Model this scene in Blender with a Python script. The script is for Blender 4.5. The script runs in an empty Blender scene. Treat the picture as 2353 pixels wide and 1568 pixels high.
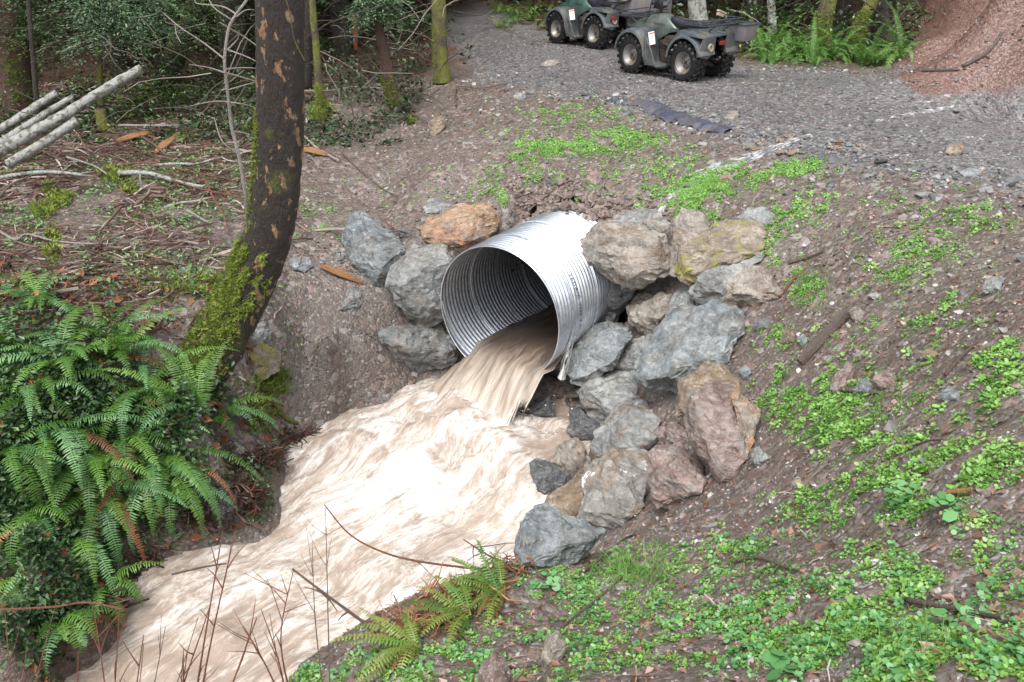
import bpy, bmesh, math, random
import numpy as np
from mathutils import Vector, Matrix
R = math.radians
SC = bpy.context.scene
COL = SC.collection
rng = np.random.default_rng(7)
random.seed(7)
# ------------------------------------------------------------ camera, sky, sun, exposure
CZ = 5.0; PITCH = R(24); FPX = 2000.0
cam = bpy.data.objects.new('camera', bpy.data.cameras.new('camera')); COL.objects.link(cam)
cam.location = (0, 0, CZ); cam.rotation_euler = (R(90) - PITCH, 0, 0)
cam.data.sensor_width = 36; cam.data.lens = 36 * FPX / 2353; cam.data.clip_end = 500; cam.data.clip_start = 0.05
SC.camera = cam
w = bpy.data.worlds.new('World'); SC.world = w; w.use_nodes = True
wn = w.node_tree; bg = wn.nodes['Background']
sky = wn.nodes.new('ShaderNodeTexSky'); sky.sky_type = 'NISHITA'; sky.sun_disc = False
SUN_EL, SUN_AZ = R(62), R(200)
sky.sun_elevation = SUN_EL; sky.sun_rotation = SUN_AZ; sky.dust_density = 4; sky.air_density = 1.2
hs = wn.nodes.new('ShaderNodeHueSaturation'); hs.inputs['Saturation'].default_value = 0.22
wn.links.new(sky.outputs[0], hs.inputs['Color']); wn.links.new(hs.outputs[0], bg.inputs[0])
bg.inputs[1].default_value = 0.15
sl = bpy.data.lights.new('sun', 'SUN'); sl.energy = 1.1; sl.angle = R(25); sl.color = (1, .97, .93)
so = bpy.data.objects.new('sun', sl); COL.objects.link(so)
sd = Vector((math.sin(SUN_AZ) * math.cos(SUN_EL), math.cos(SUN_AZ) * math.cos(SUN_EL), math.sin(SUN_EL)))
so.rotation_euler = sd.to_track_quat('Z', 'Y').to_euler(); so.location = sd * 40
SC.view_settings.view_transform = 'Standard'; SC.view_settings.look = 'None'
SC.view_settings.exposure = 1.3; SC.view_settings.gamma = 1
# ------------------------------------------------------------ maths helpers
def perlin(p, seed=0):
    p = np.asarray(p, float)
    if p.shape[-1] == 2: p = np.concatenate([p, np.full(p.shape[:-1] + (1,), seed * 7.31)], -1)
    i = np.floor(p).astype(np.int64); f = p - i; u = f * f * f * (f * (f * 6 - 15) + 10)
    def g(dx, dy, dz):
        h = (i[..., 0] + dx) * 374761393 + (i[..., 1] + dy) * 668265263 + (i[..., 2] + dz) * 2147483647 + seed * 974634777
        h = (h ^ (h >> 13)) * 1274126177 & 0x7fffffff; h = h ^ (h >> 16)
        a = (h & 1023) / 1023 * 2 * np.pi; c = ((h >> 10) & 1023) / 1023 * 2 - 1; s = np.sqrt(1 - c * c)
        return s * np.cos(a) * (f[..., 0] - dx) + s * np.sin(a) * (f[..., 1] - dy) + c * (f[..., 2] - dz)
    L = lambda a, b, t: a + (b - a) * t
    x0 = L(g(0, 0, 0), g(1, 0, 0), u[..., 0]); x1 = L(g(0, 1, 0), g(1, 1, 0), u[..., 0])
    x2 = L(g(0, 0, 1), g(1, 0, 1), u[..., 0]); x3 = L(g(0, 1, 1), g(1, 1, 1), u[..., 0])
    return L(L(x0, x1, u[..., 1]), L(x2, x3, u[..., 1]), u[..., 2]) * 1.5
def fbm(p, octv=4, seed=0, gain=.5):
    p = np.asarray(p, float); s = 0; a = 1
    for k in range(octv): s = s + a * perlin(p, seed + k); p = p * 2.03 + 3.1; a *= gain
    return s
def sstep(a, b, x): t = np.clip((x - a) / (b - a), 0, 1); return t * t * (3 - 2 * t)
SP, CP = math.sin(PITCH), math.cos(PITCH)
def ray(u, v):
    X = (np.asarray(u, float) - 1176.5) / FPX; Y = (784 - np.asarray(v, float)) / FPX
    return np.stack([X, CP + Y * SP, -SP + Y * CP], -1)
def atz(u, v, z): d = ray(u, v); return np.array([0, 0, CZ]) + d * ((z - CZ) / d[..., 2])[..., None]
def aty(u, v, y): d = ray(u, v); return np.array([0, 0, CZ]) + d * (np.asarray(y, float) / d[..., 1])[..., None]
# ------------------------------------------------------------ terrain heightfield through surveyed points
PC = np.array([-.15, 8.49, 1.52]); PR = .75; PA = np.array([.549, .835, .022]); PA /= np.linalg.norm(PA); PT = 1.72
cp = [ # image col, row, height
(1600,190,3.16),(1460,172,3.17),(1700,172,3.17),(1380,112,3.36),(1283,100,3.38),(1100,40,3.6),(1200,60,3.5),(2350,200,3.15),(2350,440,3.1),
(2100,170,3.15),(2100,300,3.12),(1750,155,3.2),(2700,500,3.15),(2700,250,3.2),(1900,240,3.12),(1500,240,3.04),(1400,225,3.03),(1240,190,3.08),(1100,130,3.2),(1000,60,3.4),
(1870,350,2.98),(1650,300,3.0),(2100,400,3.06),(1180,478,2.3),(1400,470,2.33),(1300,478,2.32),(1100,455,2.2),(1000,400,2.4),(1200,330,2.7),(1400,330,2.75),(1200,250,2.95),
(1600,400,2.72),(1000,280,2.62),(950,160,2.9),(1010,185,2.9),(900,235,2.7),(730,270,2.6),(750,400,2.3),(850,450,2.1),(860,570,1.8),
(960,650,1.5),(960,790,.85),(850,860,.7),(750,850,.85),(800,930,.45),(720,930,.55),(650,1040,.3),(575,1140,.3),(320,1320,.1),(225,1440,.2),(150,1530,.15),(60,1480,.5),
(530,770,1.68),(650,600,1.8),(650,760,1.3),(700,800,1.08),(400,650,2.0),(100,650,2.1),(100,450,2.3),(300,400,2.35),(300,300,2.5),(100,300,2.5),
(500,200,2.7),(100,150,3.0),(400,100,3.3),(700,130,3.0),(850,60,3.2),(200,850,1.75),(30,850,1.8),(100,1050,1.3),(400,900,1.6),(250,1200,.6),(100,1350,.65),(450,1020,1.05),(500,1100,.55),(0,1250,.8),
(-300,800,2.0),(-300,1100,1.3),(-300,500,2.3),(-400,1300,.3),
(1450,850,1.0),(1650,900,1.55),(1800,900,1.9),(1550,1000,1.0),(1400,1060,.5),(1800,650,2.25),(1550,700,1.75),(1750,480,2.62),(2000,600,2.65),(2000,900,2.4),(2000,1200,2.5),(1700,1180,1.75),
(1500,1200,.95),(1400,1270,1.0),(1340,1230,.4),(1180,1320,1.2),(1050,1350,1.3),(900,1410,1.3),(700,1540,1.35),(1200,1500,1.85),(1600,1500,2.3),(1400,1400,1.6),(2000,1500,2.85),(2350,1000,3.0),(2350,700,3.08),(2350,1500,3.2),(1700,1350,2.05),
(2350,100,3.75),(2350,0,4.4)]
P3 = [atz(a, b, c) for a, b, c in cp]
for u, v, zz in [(1150,950,.1),(1000,1000,.05),(1200,1050,.05),(900,1100,0),(1100,1150,0),(700,1200,-.1),(1150,1230,0),(500,1350,-.2),(900,1250,-.1),(350,1500,-.3),(600,1450,-.3),(800,1350,-.2),(100,1568,-.35)]:
    P3.append(atz(u, v, zz))
P3 += [np.array(p, float) for p in [
(6,12,3.12),(7,12.3,3.13),(8,12.2,3.15),(9.5,11.5,3.15),(6.2,14,3.13),(7.3,13.4,3.14),(5.5,15,3.15),(5,11,3.1),(8.4,14.7,3.69),(7.3,15.6,3.4),(9.2,14,3.9),(7.3,16,3.6),(8.27,17,4.25),(8.9,17.6,4.9),(7.35,17.3,3.2),(7.0,16.6,3.15),(7.9,18.6,3.25),(8.8,20,3.5),(8.6,15,3.8),(10,15,4.7),(11,14,4.9),
(0,0,3.35),(1.5,.5,3.35),(-.6,1.2,2.9),(3,2,3.3),(6,3,3.3),(6,6,3.15),(-1.2,2.4,1.7),(-1.6,3.2,.9),(-2.2,3.9,-.1),(-3,3.2,-.2),(-2.6,2.2,1.1),(-4,1.6,1.0),(-6,.6,1),(-4.5,4,-.4),(-7,2.6,-.5),(-10,1,-.6),(-6,5,.5),(-9,4,.6),(-9,8,2.2),
(-.3,5.0,.0),(-1,4.9,-.1),(.4,5.6,.1),(12,8,3.3),(12,14,3.4),(-12,14,3),(-12,20,4),(-6,22,4),(0,22,3.7),(-3,19,3.3),(4,20,3.3),(6,17.5,3.2),(7.3,18,3.1),(7.5,20,3.2),(10,16.5,5.3),(11,19,6.5),(13,17,6.5),(14,22,8),
(0,30,6),(-10,30,7),(8,30,6),(16,30,9),(-20,12,4),(-20,30,9),(20,10,3.6),(-15,0,1.5),(15,-5,3.5),(0,-8,3.4),(-8,-6,1.2),(20,50,20),(0,50,18),(-20,50,20),(-40,20,10),(40,20,8),(-40,-20,3),(40,-20,4),(60,60,28),(-60,60,28),(-60,-60,4),(60,-60,4),(0,-60,4)]]
P3 = np.array(P3)
D = np.linalg.norm(P3[:, None, :2] - P3[None, :, :2], axis=-1); n = len(P3)
K = np.sqrt(D * D + .02); A = np.zeros((n + 3, n + 3)); A[:n, :n] = K - .0 + np.eye(n) * .03; A[:n, n] = 1; A[:n, n + 1:] = P3[:, :2]; A[n, :n] = 1; A[n + 1:, :n] = P3[:, :2].T
W = np.linalg.solve(A, np.r_[P3[:, 2], 0, 0, 0])
def base_h(x, y):
    x = np.asarray(x, float); out = W[n] + W[n + 1] * x + W[n + 2] * y
    for k in range(n): out = out + W[k] * np.sqrt((x - P3[k, 0]) ** 2 + (y - P3[k, 1]) ** 2 + .02)
    return out
gx = np.r_[-60, -45, -34, -26, -20, -16, -13, -11, -9.5, np.arange(-8.5, 11.01, .05), 12, 13.5, 16, 20, 26, 34, 45, 60]
ys = [0.6]
while ys[-1] < 21: ys.append(ys[-1] + .022 + ys[-1] * .0045)
gy = np.r_[-60, -40, -25, -15, -9, -5, -2.5, -1, -.3, .2, np.array(ys), np.arange(21.5, 32, .6), 34, 37, 41, 46, 52, 60]
GX, GY = np.meshgrid(gx, gy)
GZ = base_h(GX, GY)
def poly_sd(px, py, poly):
    d = np.full(px.shape, 1e9); ins = np.zeros(px.shape, bool); m = len(poly)
    for i in range(m):
        a = poly[i]; b = poly[(i + 1) % m]; ex, ey = b[0] - a[0], b[1] - a[1]
        t = np.clip(((px - a[0]) * ex + (py - a[1]) * ey) / (ex * ex + ey * ey + 1e-9), 0, 1)
        d = np.minimum(d, np.hypot(px - a[0] - t * ex, py - a[1] - t * ey))
        c = ((a[1] > py) != (b[1] > py)) & (px < (b[0] - a[0]) * (py - a[1]) / (b[1] - a[1] + 1e-12) + a[0]); ins ^= c
    return np.where(ins, d, -d)
road_poly = [atz(u, v, z)[:2] for u, v, z in [(990,30,3.6),(1040,100,3.3),(1110,170,3.1),(1240,200,3.08),(1400,232,3.03),(1640,300,3.0),(1870,365,2.97),(2100,412,3.04),(2353,450,3.08),(2800,540,3.1),(3300,640,3.1),(3300,250,3.2),(2600,210,3.2),(2353,196,3.15),(2090,168,3.15),(1750,157,3.2),(1500,95,3.3),(1250,75,3.4),(1150,45,3.5),(1090,12,3.7)]]
RD = poly_sd(GX, GY, road_poly)
wob = fbm(np.stack([GX, GY], -1) * 1.3, 3, 3) * .35
road = sstep(-.25, .3, RD + wob)
red_poly = [(6.7,15.2),(7.6,13.9),(9,13.0),(20,12),(20,26),(9.2,26),(8.1,19),(7.5,17),(6.9,16)]
red = sstep(-.25, .25, poly_sd(GX, GY, red_poly) + wob * .8)
def stream_level(x, y):
    s = (np.asarray(x) + .15) * -.7 + (np.asarray(y) - 8.4) * -.71
    return .43 - .085 * np.clip(s, -2, 12)
near = np.exp(-((GX) ** 2 + (GY - 8) ** 2) / 400)
rough = (fbm(np.stack([GX, GY], -1) * 1.1, 4, 11) * .07 + fbm(np.stack([GX, GY], -1) * 4.2, 3, 21) * .022) * (1 - road * .8) * near
rough += fbm(np.stack([GX, GY], -1) * 9, 2, 31) * .008 * near
GZ = GZ + rough
rill = np.exp(-((GY - 7 - .55 * (GX - 2.5)) ** 2) * .2)
# clear the soil from the open end of the pipe
rx, ry = GX - PC[0], GY - PC[1]
tt = rx * PA[0] + ry * PA[1]; pp = rx * PA[1] - ry * PA[0]
ringn = PT + perlin(np.stack([pp * 3, pp * 0], -1), 5) * .12 - .18 * np.abs(pp)
cut = (tt > -1.6) & (tt < ringn) & (np.abs(pp) < 1.5)
GZ = np.where(cut, np.minimum(GZ, .5 + np.maximum(0, np.abs(pp) - .76) * 3.2 + np.maximum(0, -tt - .1) * (np.abs(pp) > .8) * 4), GZ)
topz = PC[2] + PA[2] * tt + np.sqrt(np.maximum(PR ** 2 - np.minimum(np.abs(pp), PR) ** 2, 0)) + .03 - np.maximum(0, np.abs(pp) - PR) * .3
lim = topz + np.maximum(0, tt - ringn) * .95 + np.maximum(0, np.abs(pp) - .5) * 1.3
ab = (tt >= ringn) & (tt < 5); GZ = np.where(ab, np.minimum(GZ, lim), GZ)
over = (tt >= ringn) & (tt < 9) & (np.abs(pp) < 1.0)
GZ = np.where(over, np.maximum(GZ, topz), GZ)
pipe_face = (np.abs(pp) < .95)
def H(x, y):
    x = np.asarray(x, float); y = np.asarray(y, float)
    i = np.clip(np.searchsorted(gx, x) - 1, 0, len(gx) - 2); j = np.clip(np.searchsorted(gy, y) - 1, 0, len(gy) - 2)
    a = np.clip((x - gx[i]) / (gx[i + 1] - gx[i]), 0, 1); b = np.clip((y - gy[j]) / (gy[j + 1] - gy[j]), 0, 1)
    return (GZ[j, i] * (1 - a) + GZ[j, i + 1] * a) * (1 - b) + (GZ[j + 1, i] * (1 - a) + GZ[j + 1, i + 1] * a) * b
red = np.maximum(red, sstep(3.2, 3.3, GZ + wob * .12) * (GX > 5.6 + np.maximum(0, GY - 14.6) * .85) * (GY > 11) * (GY < 24)) * (GX > 5.6 + np.maximum(0, GY - 14.6) * .6)
def lookup(F, x, y):
    i = np.clip(np.searchsorted(gx, x) - 1, 0, len(gx) - 2); j = np.clip(np.searchsorted(gy, y) - 1, 0, len(gy) - 2)
    return F[j, i]
def G(u, v):
    u, v = np.broadcast_arrays(np.asarray(u, float), np.asarray(v, float))
    d = ray(u, v); o = np.array([0, 0, CZ]); t = np.full(u.shape, 1.2); hit = np.zeros(u.shape, bool)
    tt_ = np.full(u.shape, 40.)
    for _ in range(900):
        p = o + d * t[..., None]; h = (p[..., 2] <= H(p[..., 0], p[..., 1])) & ~hit
        tt_ = np.where(h, t, tt_); hit |= h
        if hit.all(): break
        t = t + np.where(t < 12, .02, .06)
    p = o + d * tt_[..., None]; p[..., 2] = H(p[..., 0], p[..., 1]); return p
def GW(u, v):
    g = G(u, v); wz = stream_level(g[..., 0], g[..., 1]); p = atz(u, v, wz); ok = (wz > g[..., 2])[..., None]; return np.where(ok, p, g)
def normal(x, y):
    e = .08; nx = (H(x - e, y) - H(x + e, y)) / (2 * e); ny = (H(x, y - e) - H(x, y + e)) / (2 * e)
    nn = np.stack([nx, ny, np.ones_like(nx)], -1); return nn / np.linalg.norm(nn, axis=-1, keepdims=True)
# ------------------------------------------------------------ mesh helpers
def link(name, me, parent=None):
    o = bpy.data.objects.new(name, me); COL.objects.link(o)
    if parent is not None: o.parent = parent
    return o
def tag(o, label=None, cat=None, group=None, kind=None):
    if label: o['label'] = label
    if cat: o['category'] = cat
    if group: o['group'] = group
    if kind: o['kind'] = kind
    return o
def empty(name, loc=(0, 0, 0), rz=0):
    o = bpy.data.objects.new(name, None); COL.objects.link(o); o.location = loc; o.rotation_euler = (0, 0, rz); o.empty_display_size = .1; return o
def np_mesh(name, V, F, mat, smooth=True, attrs=None, parent=None, mats=None, midx=None):
    V = np.asarray(V, np.float32); F = np.asarray(F, np.int32); m = bpy.data.meshes.new(name)
    k = F.shape[1]; m.vertices.add(len(V)); m.vertices.foreach_set('co', V.ravel())
    m.loops.add(F.size); m.loops.foreach_set('vertex_index', F.ravel())
    m.polygons.add(len(F)); m.polygons.foreach_set('loop_start', np.arange(0, F.size, k, dtype=np.int32))
    m.polygons.foreach_set('use_smooth', np.full(len(F), smooth))
    for a, (typ, data) in (attrs or {}).items():
        at = m.attributes.new(a, typ, 'POINT'); key = {'FLOAT': 'value', 'FLOAT_VECTOR': 'vector', 'FLOAT_COLOR': 'color'}[typ]
        at.data.foreach_set(key, np.asarray(data, np.float32).ravel())
    m.update(calc_edges=True); m.validate()
    if mat is not None: m.materials.append(mat)
    return link(name, m, parent)
class MB:
    def __init__(s): s.v = []; s.f = []
    def add(s, vs, fs): b = len(s.v); s.v += [tuple(map(float, p)) for p in vs]; s.f += [tuple(b + i for i in f) for f in fs]; return s
    def box(s, c, d, rot=None, taper=1):
        vs = []
        for z in (-1, 1):
            for y in (-1, 1):
                for x in (-1, 1):
                    k = taper if z > 0 else 1; p = Vector((x * d[0] / 2 * k, y * d[1] / 2 * k, z * d[2] / 2))
                    if rot is not None: p = rot @ p
                    vs.append(p + Vector(c))
        return s.add(vs, [(0, 2, 3, 1), (4, 5, 7, 6), (0, 1, 5, 4), (2, 6, 7, 3), (0, 4, 6, 2), (1, 3, 7, 5)])
    def tube(s, pts, rad, seg=8, cap=True, wob=0):
        pts = [Vector(p) for p in pts]; nn = len(pts); rad = rad if hasattr(rad, '__len__') else [rad] * nn
        vs = []; up = None
        for i, p in enumerate(pts):
            t = (pts[min(i + 1, nn - 1)] - pts[max(i - 1, 0)]).normalized()
            if up is None: up = t.orthogonal().normalized()
            up = (up - t * up.dot(t)).normalized(); b = t.cross(up)
            for k in range(seg):
                a = 2 * math.pi * k / seg; r = rad[i] * (1 + wob * random.uniform(-1, 1)); vs.append(p + up * math.cos(a) * r + b * math.sin(a) * r)
        fs = [(i * seg + k, i * seg + (k + 1) % seg, (i + 1) * seg + (k + 1) % seg, (i + 1) * seg + k) for i in range(nn - 1) for k in range(seg)]
        if cap: fs += [tuple(range(seg))[::-1], tuple(range((nn - 1) * seg, nn * seg))]
        return s.add(vs, fs)
    def lathe(s, prof, c, axis='y', seg=28):  # prof: (radius, along)
        vs = []; m = len(prof)
        for k in range(seg):
            a = 2 * math.pi * k / seg
            for r, h in prof:
                q = (r * math.cos(a), h, r * math.sin(a)) if axis == 'y' else (h, r * math.cos(a), r * math.sin(a)) if axis == 'x' else (r * math.cos(a), r * math.sin(a), h)
                vs.append((q[0] + c[0], q[1] + c[1], q[2] + c[2]))
        fs = [(k * m + i, k * m + i + 1, ((k + 1) % seg) * m + i + 1, ((k + 1) % seg) * m + i) for k in range(seg) for i in range(m - 1)]
        return s.add(vs, fs)
    def loft(s, secs, closed=True, cap=True):
        m = len(secs[0]); vs = [p for q in secs for p in q]; fs = []
        for i in range(len(secs) - 1):
            for k in range(m if closed else m - 1): fs.append((i * m + k, i * m + (k + 1) % m, (i + 1) * m + (k + 1) % m, (i + 1) * m + k))
        if cap and closed: fs += [tuple(range(m))[::-1], tuple(range((len(secs) - 1) * m, len(secs) * m))]
        return s.add(vs, fs)
    def build(s, name, mat, parent=None, smooth=True, bevel=0, ang=35, subd=0, solid=0):
        m = bpy.data.meshes.new(name); m.from_pydata(s.v, [], s.f); m.update()
        bm = bmesh.new(); bm.from_mesh(m); bmesh.ops.recalc_face_normals(bm, faces=bm.faces)
        if bevel: bmesh.ops.bevel(bm, geom=[e for e in bm.edges if len(e.link_faces) == 2 and e.calc_face_angle(0) > .5], offset=bevel, segments=2, affect='EDGES', profile=.6)
        bm.to_mesh(m); bm.free()
        if smooth:
            m.polygons.foreach_set('use_smooth', [True] * len(m.polygons)); m.set_sharp_from_angle(angle=R(ang))
        m.materials.append(mat); o = link(name, m, parent)
        if solid: q = o.modifiers.new('thick', 'SOLIDIFY'); q.thickness = solid; q.offset = -1
        if subd: q = o.modifiers.new('sub', 'SUBSURF'); q.levels = subd; q.render_levels = subd
        return o
def smooth_path(pts, k=6):
    pts = np.asarray(pts, float); P = np.vstack([2 * pts[0] - pts[1], pts, 2 * pts[-1] - pts[-2]]); out = []
    for i in range(1, len(P) - 2):
        for t in np.linspace(0, 1, k, endpoint=False):
            a, b, c, d = P[i - 1:i + 3]
            out.append(.5 * (2 * b + (c - a) * t + (2 * a - 5 * b + 4 * c - d) * t * t + (3 * b - a - 3 * c + d) * t ** 3))
    out.append(P[-2]); return np.array(out)
def scatter(name, tmpls, pos, scl, mat, tilt=.4, nrm=None, smooth=False, parent=None, yaw=None):
    """tmpls: list of (V,F) with equal face arity; copies them at pos."""
    N = len(pos); idx = rng.integers(0, len(tmpls), N); VV = []; FF = []; AT = []; off = 0
    yaw = rng.uniform(0, 2 * np.pi, N) if yaw is None else yaw
    ax = rng.normal(0, tilt, (N, 2)); rnd = rng.random(N)
    Z = np.stack([ax[:, 0], ax[:, 1], np.ones(N)], -1)
    if nrm is not None: Z = Z + nrm - [0, 0, 1]
    Z /= np.linalg.norm(Z, axis=1, keepdims=True)
    X = np.stack([np.cos(yaw), np.sin(yaw), np.zeros(N)], -1); X -= Z * (X * Z).sum(1, keepdims=True); X /= np.linalg.norm(X, axis=1, keepdims=True)
    Y = np.cross(Z, X)
    for t, (V, F) in enumerate(tmpls):
        m = np.where(idx == t)[0]
        if not len(m): continue
        V = np.asarray(V); F = np.asarray(F); s = np.asarray(scl)[m][:, None, None]
        q = (V[None, :, 0:1] * X[m][:, None] + V[None, :, 1:2] * Y[m][:, None] + V[None, :, 2:3] * Z[m][:, None]) * s + np.asarray(pos)[m][:, None]
        VV.append(q.reshape(-1, 3)); FF.append((F[None] + (np.arange(len(m)) * len(V))[:, None, None] + off).reshape(-1, F.shape[1]))
        AT.append(np.repeat(rnd[m], len(V))); off += len(m) * len(V)
    return np_mesh(name, np.vstack(VV), np.vstack(FF), mat, smooth, {'rnd': ('FLOAT', np.concatenate(AT))}, parent)
# ------------------------------------------------------------ node helpers
class NT:
    def __init__(s, name):
        s.m = bpy.data.materials.new(name); s.m.use_nodes = True; s.t = s.m.node_tree; s.n = s.t.nodes; s.b = s.n['Principled BSDF']
    def _in(s, sock, v):
        if isinstance(v, bpy.types.NodeSocket): s.t.links.new(v, sock)
        elif v is not None:
            if isinstance(v, (tuple, list)) and len(v) == 3 and sock.type == 'RGBA': v = (*v, 1)
            sock.default_value = v
    def pos(s, o='Object'): return s.n.new('ShaderNodeTexCoord').outputs[o]
    def world(s): return s.n.new('ShaderNodeNewGeometry').outputs['Position']
    def up(s): q = s.n.new('ShaderNodeSeparateXYZ'); s.t.links.new(s.n.new('ShaderNodeNewGeometry').outputs['Normal'], q.inputs[0]); return q.outputs[2]
    def attr(s, a, out='Fac'): q = s.n.new('ShaderNodeAttribute'); q.attribute_name = a; return q.outputs[out]
    def scale(s, v, k):
        q = s.n.new('ShaderNodeMapping'); s._in(q.inputs[0], v); q.inputs['Scale'].default_value = k; return q.outputs[0]
    def noise(s, v, sc, det=4, ro=.55, dist=0, out=0):
        q = s.n.new('ShaderNodeTexNoise'); s._in(q.inputs['Vector'], v); q.inputs['Scale'].default_value = sc; q.inputs['Detail'].default_value = det
        q.inputs['Roughness'].default_value = ro; q.inputs['Distortion'].default_value = dist; return q.outputs[out]
    def vor(s, v, sc, out='Distance', feat='F1', rand=1):
        q = s.n.new('ShaderNodeTexVoronoi'); q.feature = feat; s._in(q.inputs['Vector'], v); q.inputs['Scale'].default_value = sc; q.inputs['Randomness'].default_value = rand; return q.outputs[out]
    def ramp(s, f, stops, interp='LINEAR'):
        q = s.n.new('ShaderNodeValToRGB'); s._in(q.inputs[0], f); e = q.color_ramp; e.interpolation = interp
        for i, (p, c) in enumerate(stops):
            el = e.elements[i] if i < 2 else e.elements.new(p); el.position = p
            c = (c, c, c) if not hasattr(c, '__len__') else c; el.color = (*c[:3], 1)
        return q.outputs[0]
    def mix(s, f, a, b, mode='MIX'):
        q = s.n.new('ShaderNodeMix'); q.data_type = 'RGBA'; q.blend_type = mode; s._in(q.inputs[0], f); s._in(q.inputs[6], a); s._in(q.inputs[7], b); return q.outputs[2]
    def math(s, op, a, b=None, c=None, clamp=False):
        q = s.n.new('ShaderNodeMath'); q.operation = op; q.use_clamp = clamp; s._in(q.inputs[0], a)
        if b is not None: s._in(q.inputs[1], b)
        if c is not None: s._in(q.inputs[2], c)
        return q.outputs[0]
    def sep(s, c, i): q = s.n.new('ShaderNodeSeparateColor'); s._in(q.inputs[0], c); return q.outputs[i]
    def bump(s, h, st=.5, d=.02, nin=None):
        q = s.n.new('ShaderNodeBump'); q.inputs['Strength'].default_value = st; q.inputs['Distance'].default_value = d; s._in(q.inputs['Height'], h)
        if nin is not None: s._in(q.inputs['Normal'], nin)
        return q.outputs[0]
    def done(s, col=None, rough=None, nrm=None, **kw):
        s._in(s.b.inputs['Base Color'], col); s._in(s.b.inputs['Roughness'], rough)
        if nrm is not None: s._in(s.b.inputs['Normal'], nrm)
        for k, v in kw.items(): s._in(s.b.inputs[k.replace('_', ' ')], v)
        return s.m
M = {}
def flat(name, col, rough=.5, var=.25, sc=12, metal=0, bump=.2, dirt=None, **kw):
    t = NT(name); p = t.pos(); nz = t.noise(p, sc, 5)
    c = t.mix(nz, tuple(x * (1 - var) for x in col), tuple(min(1, x * (1 + var)) for x in col))
    if dirt: c = t.mix(t.ramp(t.noise(p, sc * .4, 6, .65), [(.45, 0), (.62, 1)]), c, dirt)
    M[name] = t.done(c, t.math('MULTIPLY_ADD', nz, .25, rough - .12), t.bump(nz, bump, .01), Metallic=metal, **kw); return M[name]
# ground
t = NT('ground_mud'); p = t.world(); zc = t.attr('zone', 'Color'); zr, zg, zb = (t.sep(zc, i) for i in range(3))
big = t.noise(p, 1.1, 5, .6); mid = t.noise(p, 7, 5, .65); fine = t.noise(p, 55, 4, .7)
mud = t.mix(big, (.078, .064, .053), (.185, .160, .138)); mud = t.mix(t.ramp(mid, [(.35, 0), (.65, 1)]), mud, (.124, .105, .088)); mud = t.mix(t.ramp(t.noise(p, 18, 5, .7), [(.52, 0), (.62, .55)]), mud, (.035, .025, .02))
peb = t.vor(p, 42, 'Color'); pebv = t.sep(peb, 0); pebk = t.ramp(t.sep(peb, 1), [(.0, (.05, .04, .035)), (.3, (.15, .09, .07)), (.55, (.2, .18, .17)), (.8, (.1, .06, .045)), (1, (.36, .34, .32))])
mud = t.mix(t.ramp(pebv, [(.45, 0), (.5, .8)]), mud, pebk)
peb2 = t.vor(p, 15, 'Color'); mud = t.mix(t.ramp(t.sep(peb2, 0), [(.80, 0), (.84, .8)]), mud, t.ramp(t.sep(peb2, 1), [(0, (.06, .045, .04)), (.5, (.22, .15, .12)), (1, (.3, .29, .28))]))
mud = t.mix(fine, mud, t.mix(1.0, mud, (.55, .55, .55), 'MULTIPLY'))
gcol = t.vor(p, 34, 'Color'); gr = t.ramp(t.sep(gcol, 0), [(0, (.045, .045, .048)), (.4, (.12, .12, .122)), (.72, (.2, .195, .19)), (.9, (.26, .24, .22)), (1, (.34, .33, .32))])
gr = t.mix(t.ramp(t.sep(gcol, 2), [(.88, 0), (.9, .7)]), gr, (.2, .12, .09)); gr = t.mix(big, t.mix(1.0, gr, (.52, .52, .54), 'MULTIPLY'), t.mix(1.0, gr, (.85, .85, .86), 'MULTIPLY'))
redc = t.mix(mid, (.055, .026, .020), (.15, .078, .06)); redc = t.mix(t.ramp(t.sep(peb, 0), [(.7, 0), (.74, .7)]), redc, (.2, .14, .115))
fo = t.mix(mid, (.028, .018, .014), (.085, .048, .034)); fo = t.mix(t.ramp(t.sep(peb, 0), [(.5, 0), (.6, .7)]), fo, t.ramp(t.sep(peb, 1), [(0, (.03, .03, .02)), (.5, (.11, .05, .03)), (1, (.12, .1, .06))]))
c = t.mix(zb, mud, fo); c = t.mix(zr, c, gr); c = t.mix(zg, c, redc)
d1 = t.vor(p, 42); d2 = t.vor(p, 15); hgt = t.math('ADD', t.math('MULTIPLY', d1, -.5), t.math('ADD', t.math('MULTIPLY', d2, -.7), t.math('MULTIPLY', fine, .5)))
M['ground'] = t.done(c, t.ramp(t.noise(p, 3, 4), [(.3, .28), (.7, .62)]), t.bump(hgt, .6, .03))
# water: 'flow' carries distance along and across the stream in metres, 'foam' how broken it is
t = NT('water'); fl = t.attr('flow', 'Vector'); fm = t.attr('foam')
a = t.noise(t.scale(fl, (.75, 2.6, 1)), 1.5, 5, .6, .9); b = t.noise(t.scale(fl, (1.1, 7, 1)), 1.8, 6, .68, .6); lrg = t.noise(t.scale(fl, (.8, 1.4, 1)), 1.1, 3, .5); froth = t.noise(t.scale(fl, (1, 1.9, 1)), 7, 7, .72, 1.6)
k = t.math('ADD', t.math('MULTIPLY_ADD', a, .62, t.math('MULTIPLY_ADD', b, .45, t.math('MULTIPLY_ADD', froth, .55, -.25))), t.math('ADD', t.math('MULTIPLY_ADD', lrg, .75, -.375), t.math('MULTIPLY_ADD', fm, .30, -.352)))
lace = t.ramp(t.math('ABSOLUTE', t.math('SUBTRACT', t.noise(t.scale(fl, (.8, 2.0, 1)), 2.6, 6, .62, 1.1), .5)), [(0, 1), (.075, 0)])
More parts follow.
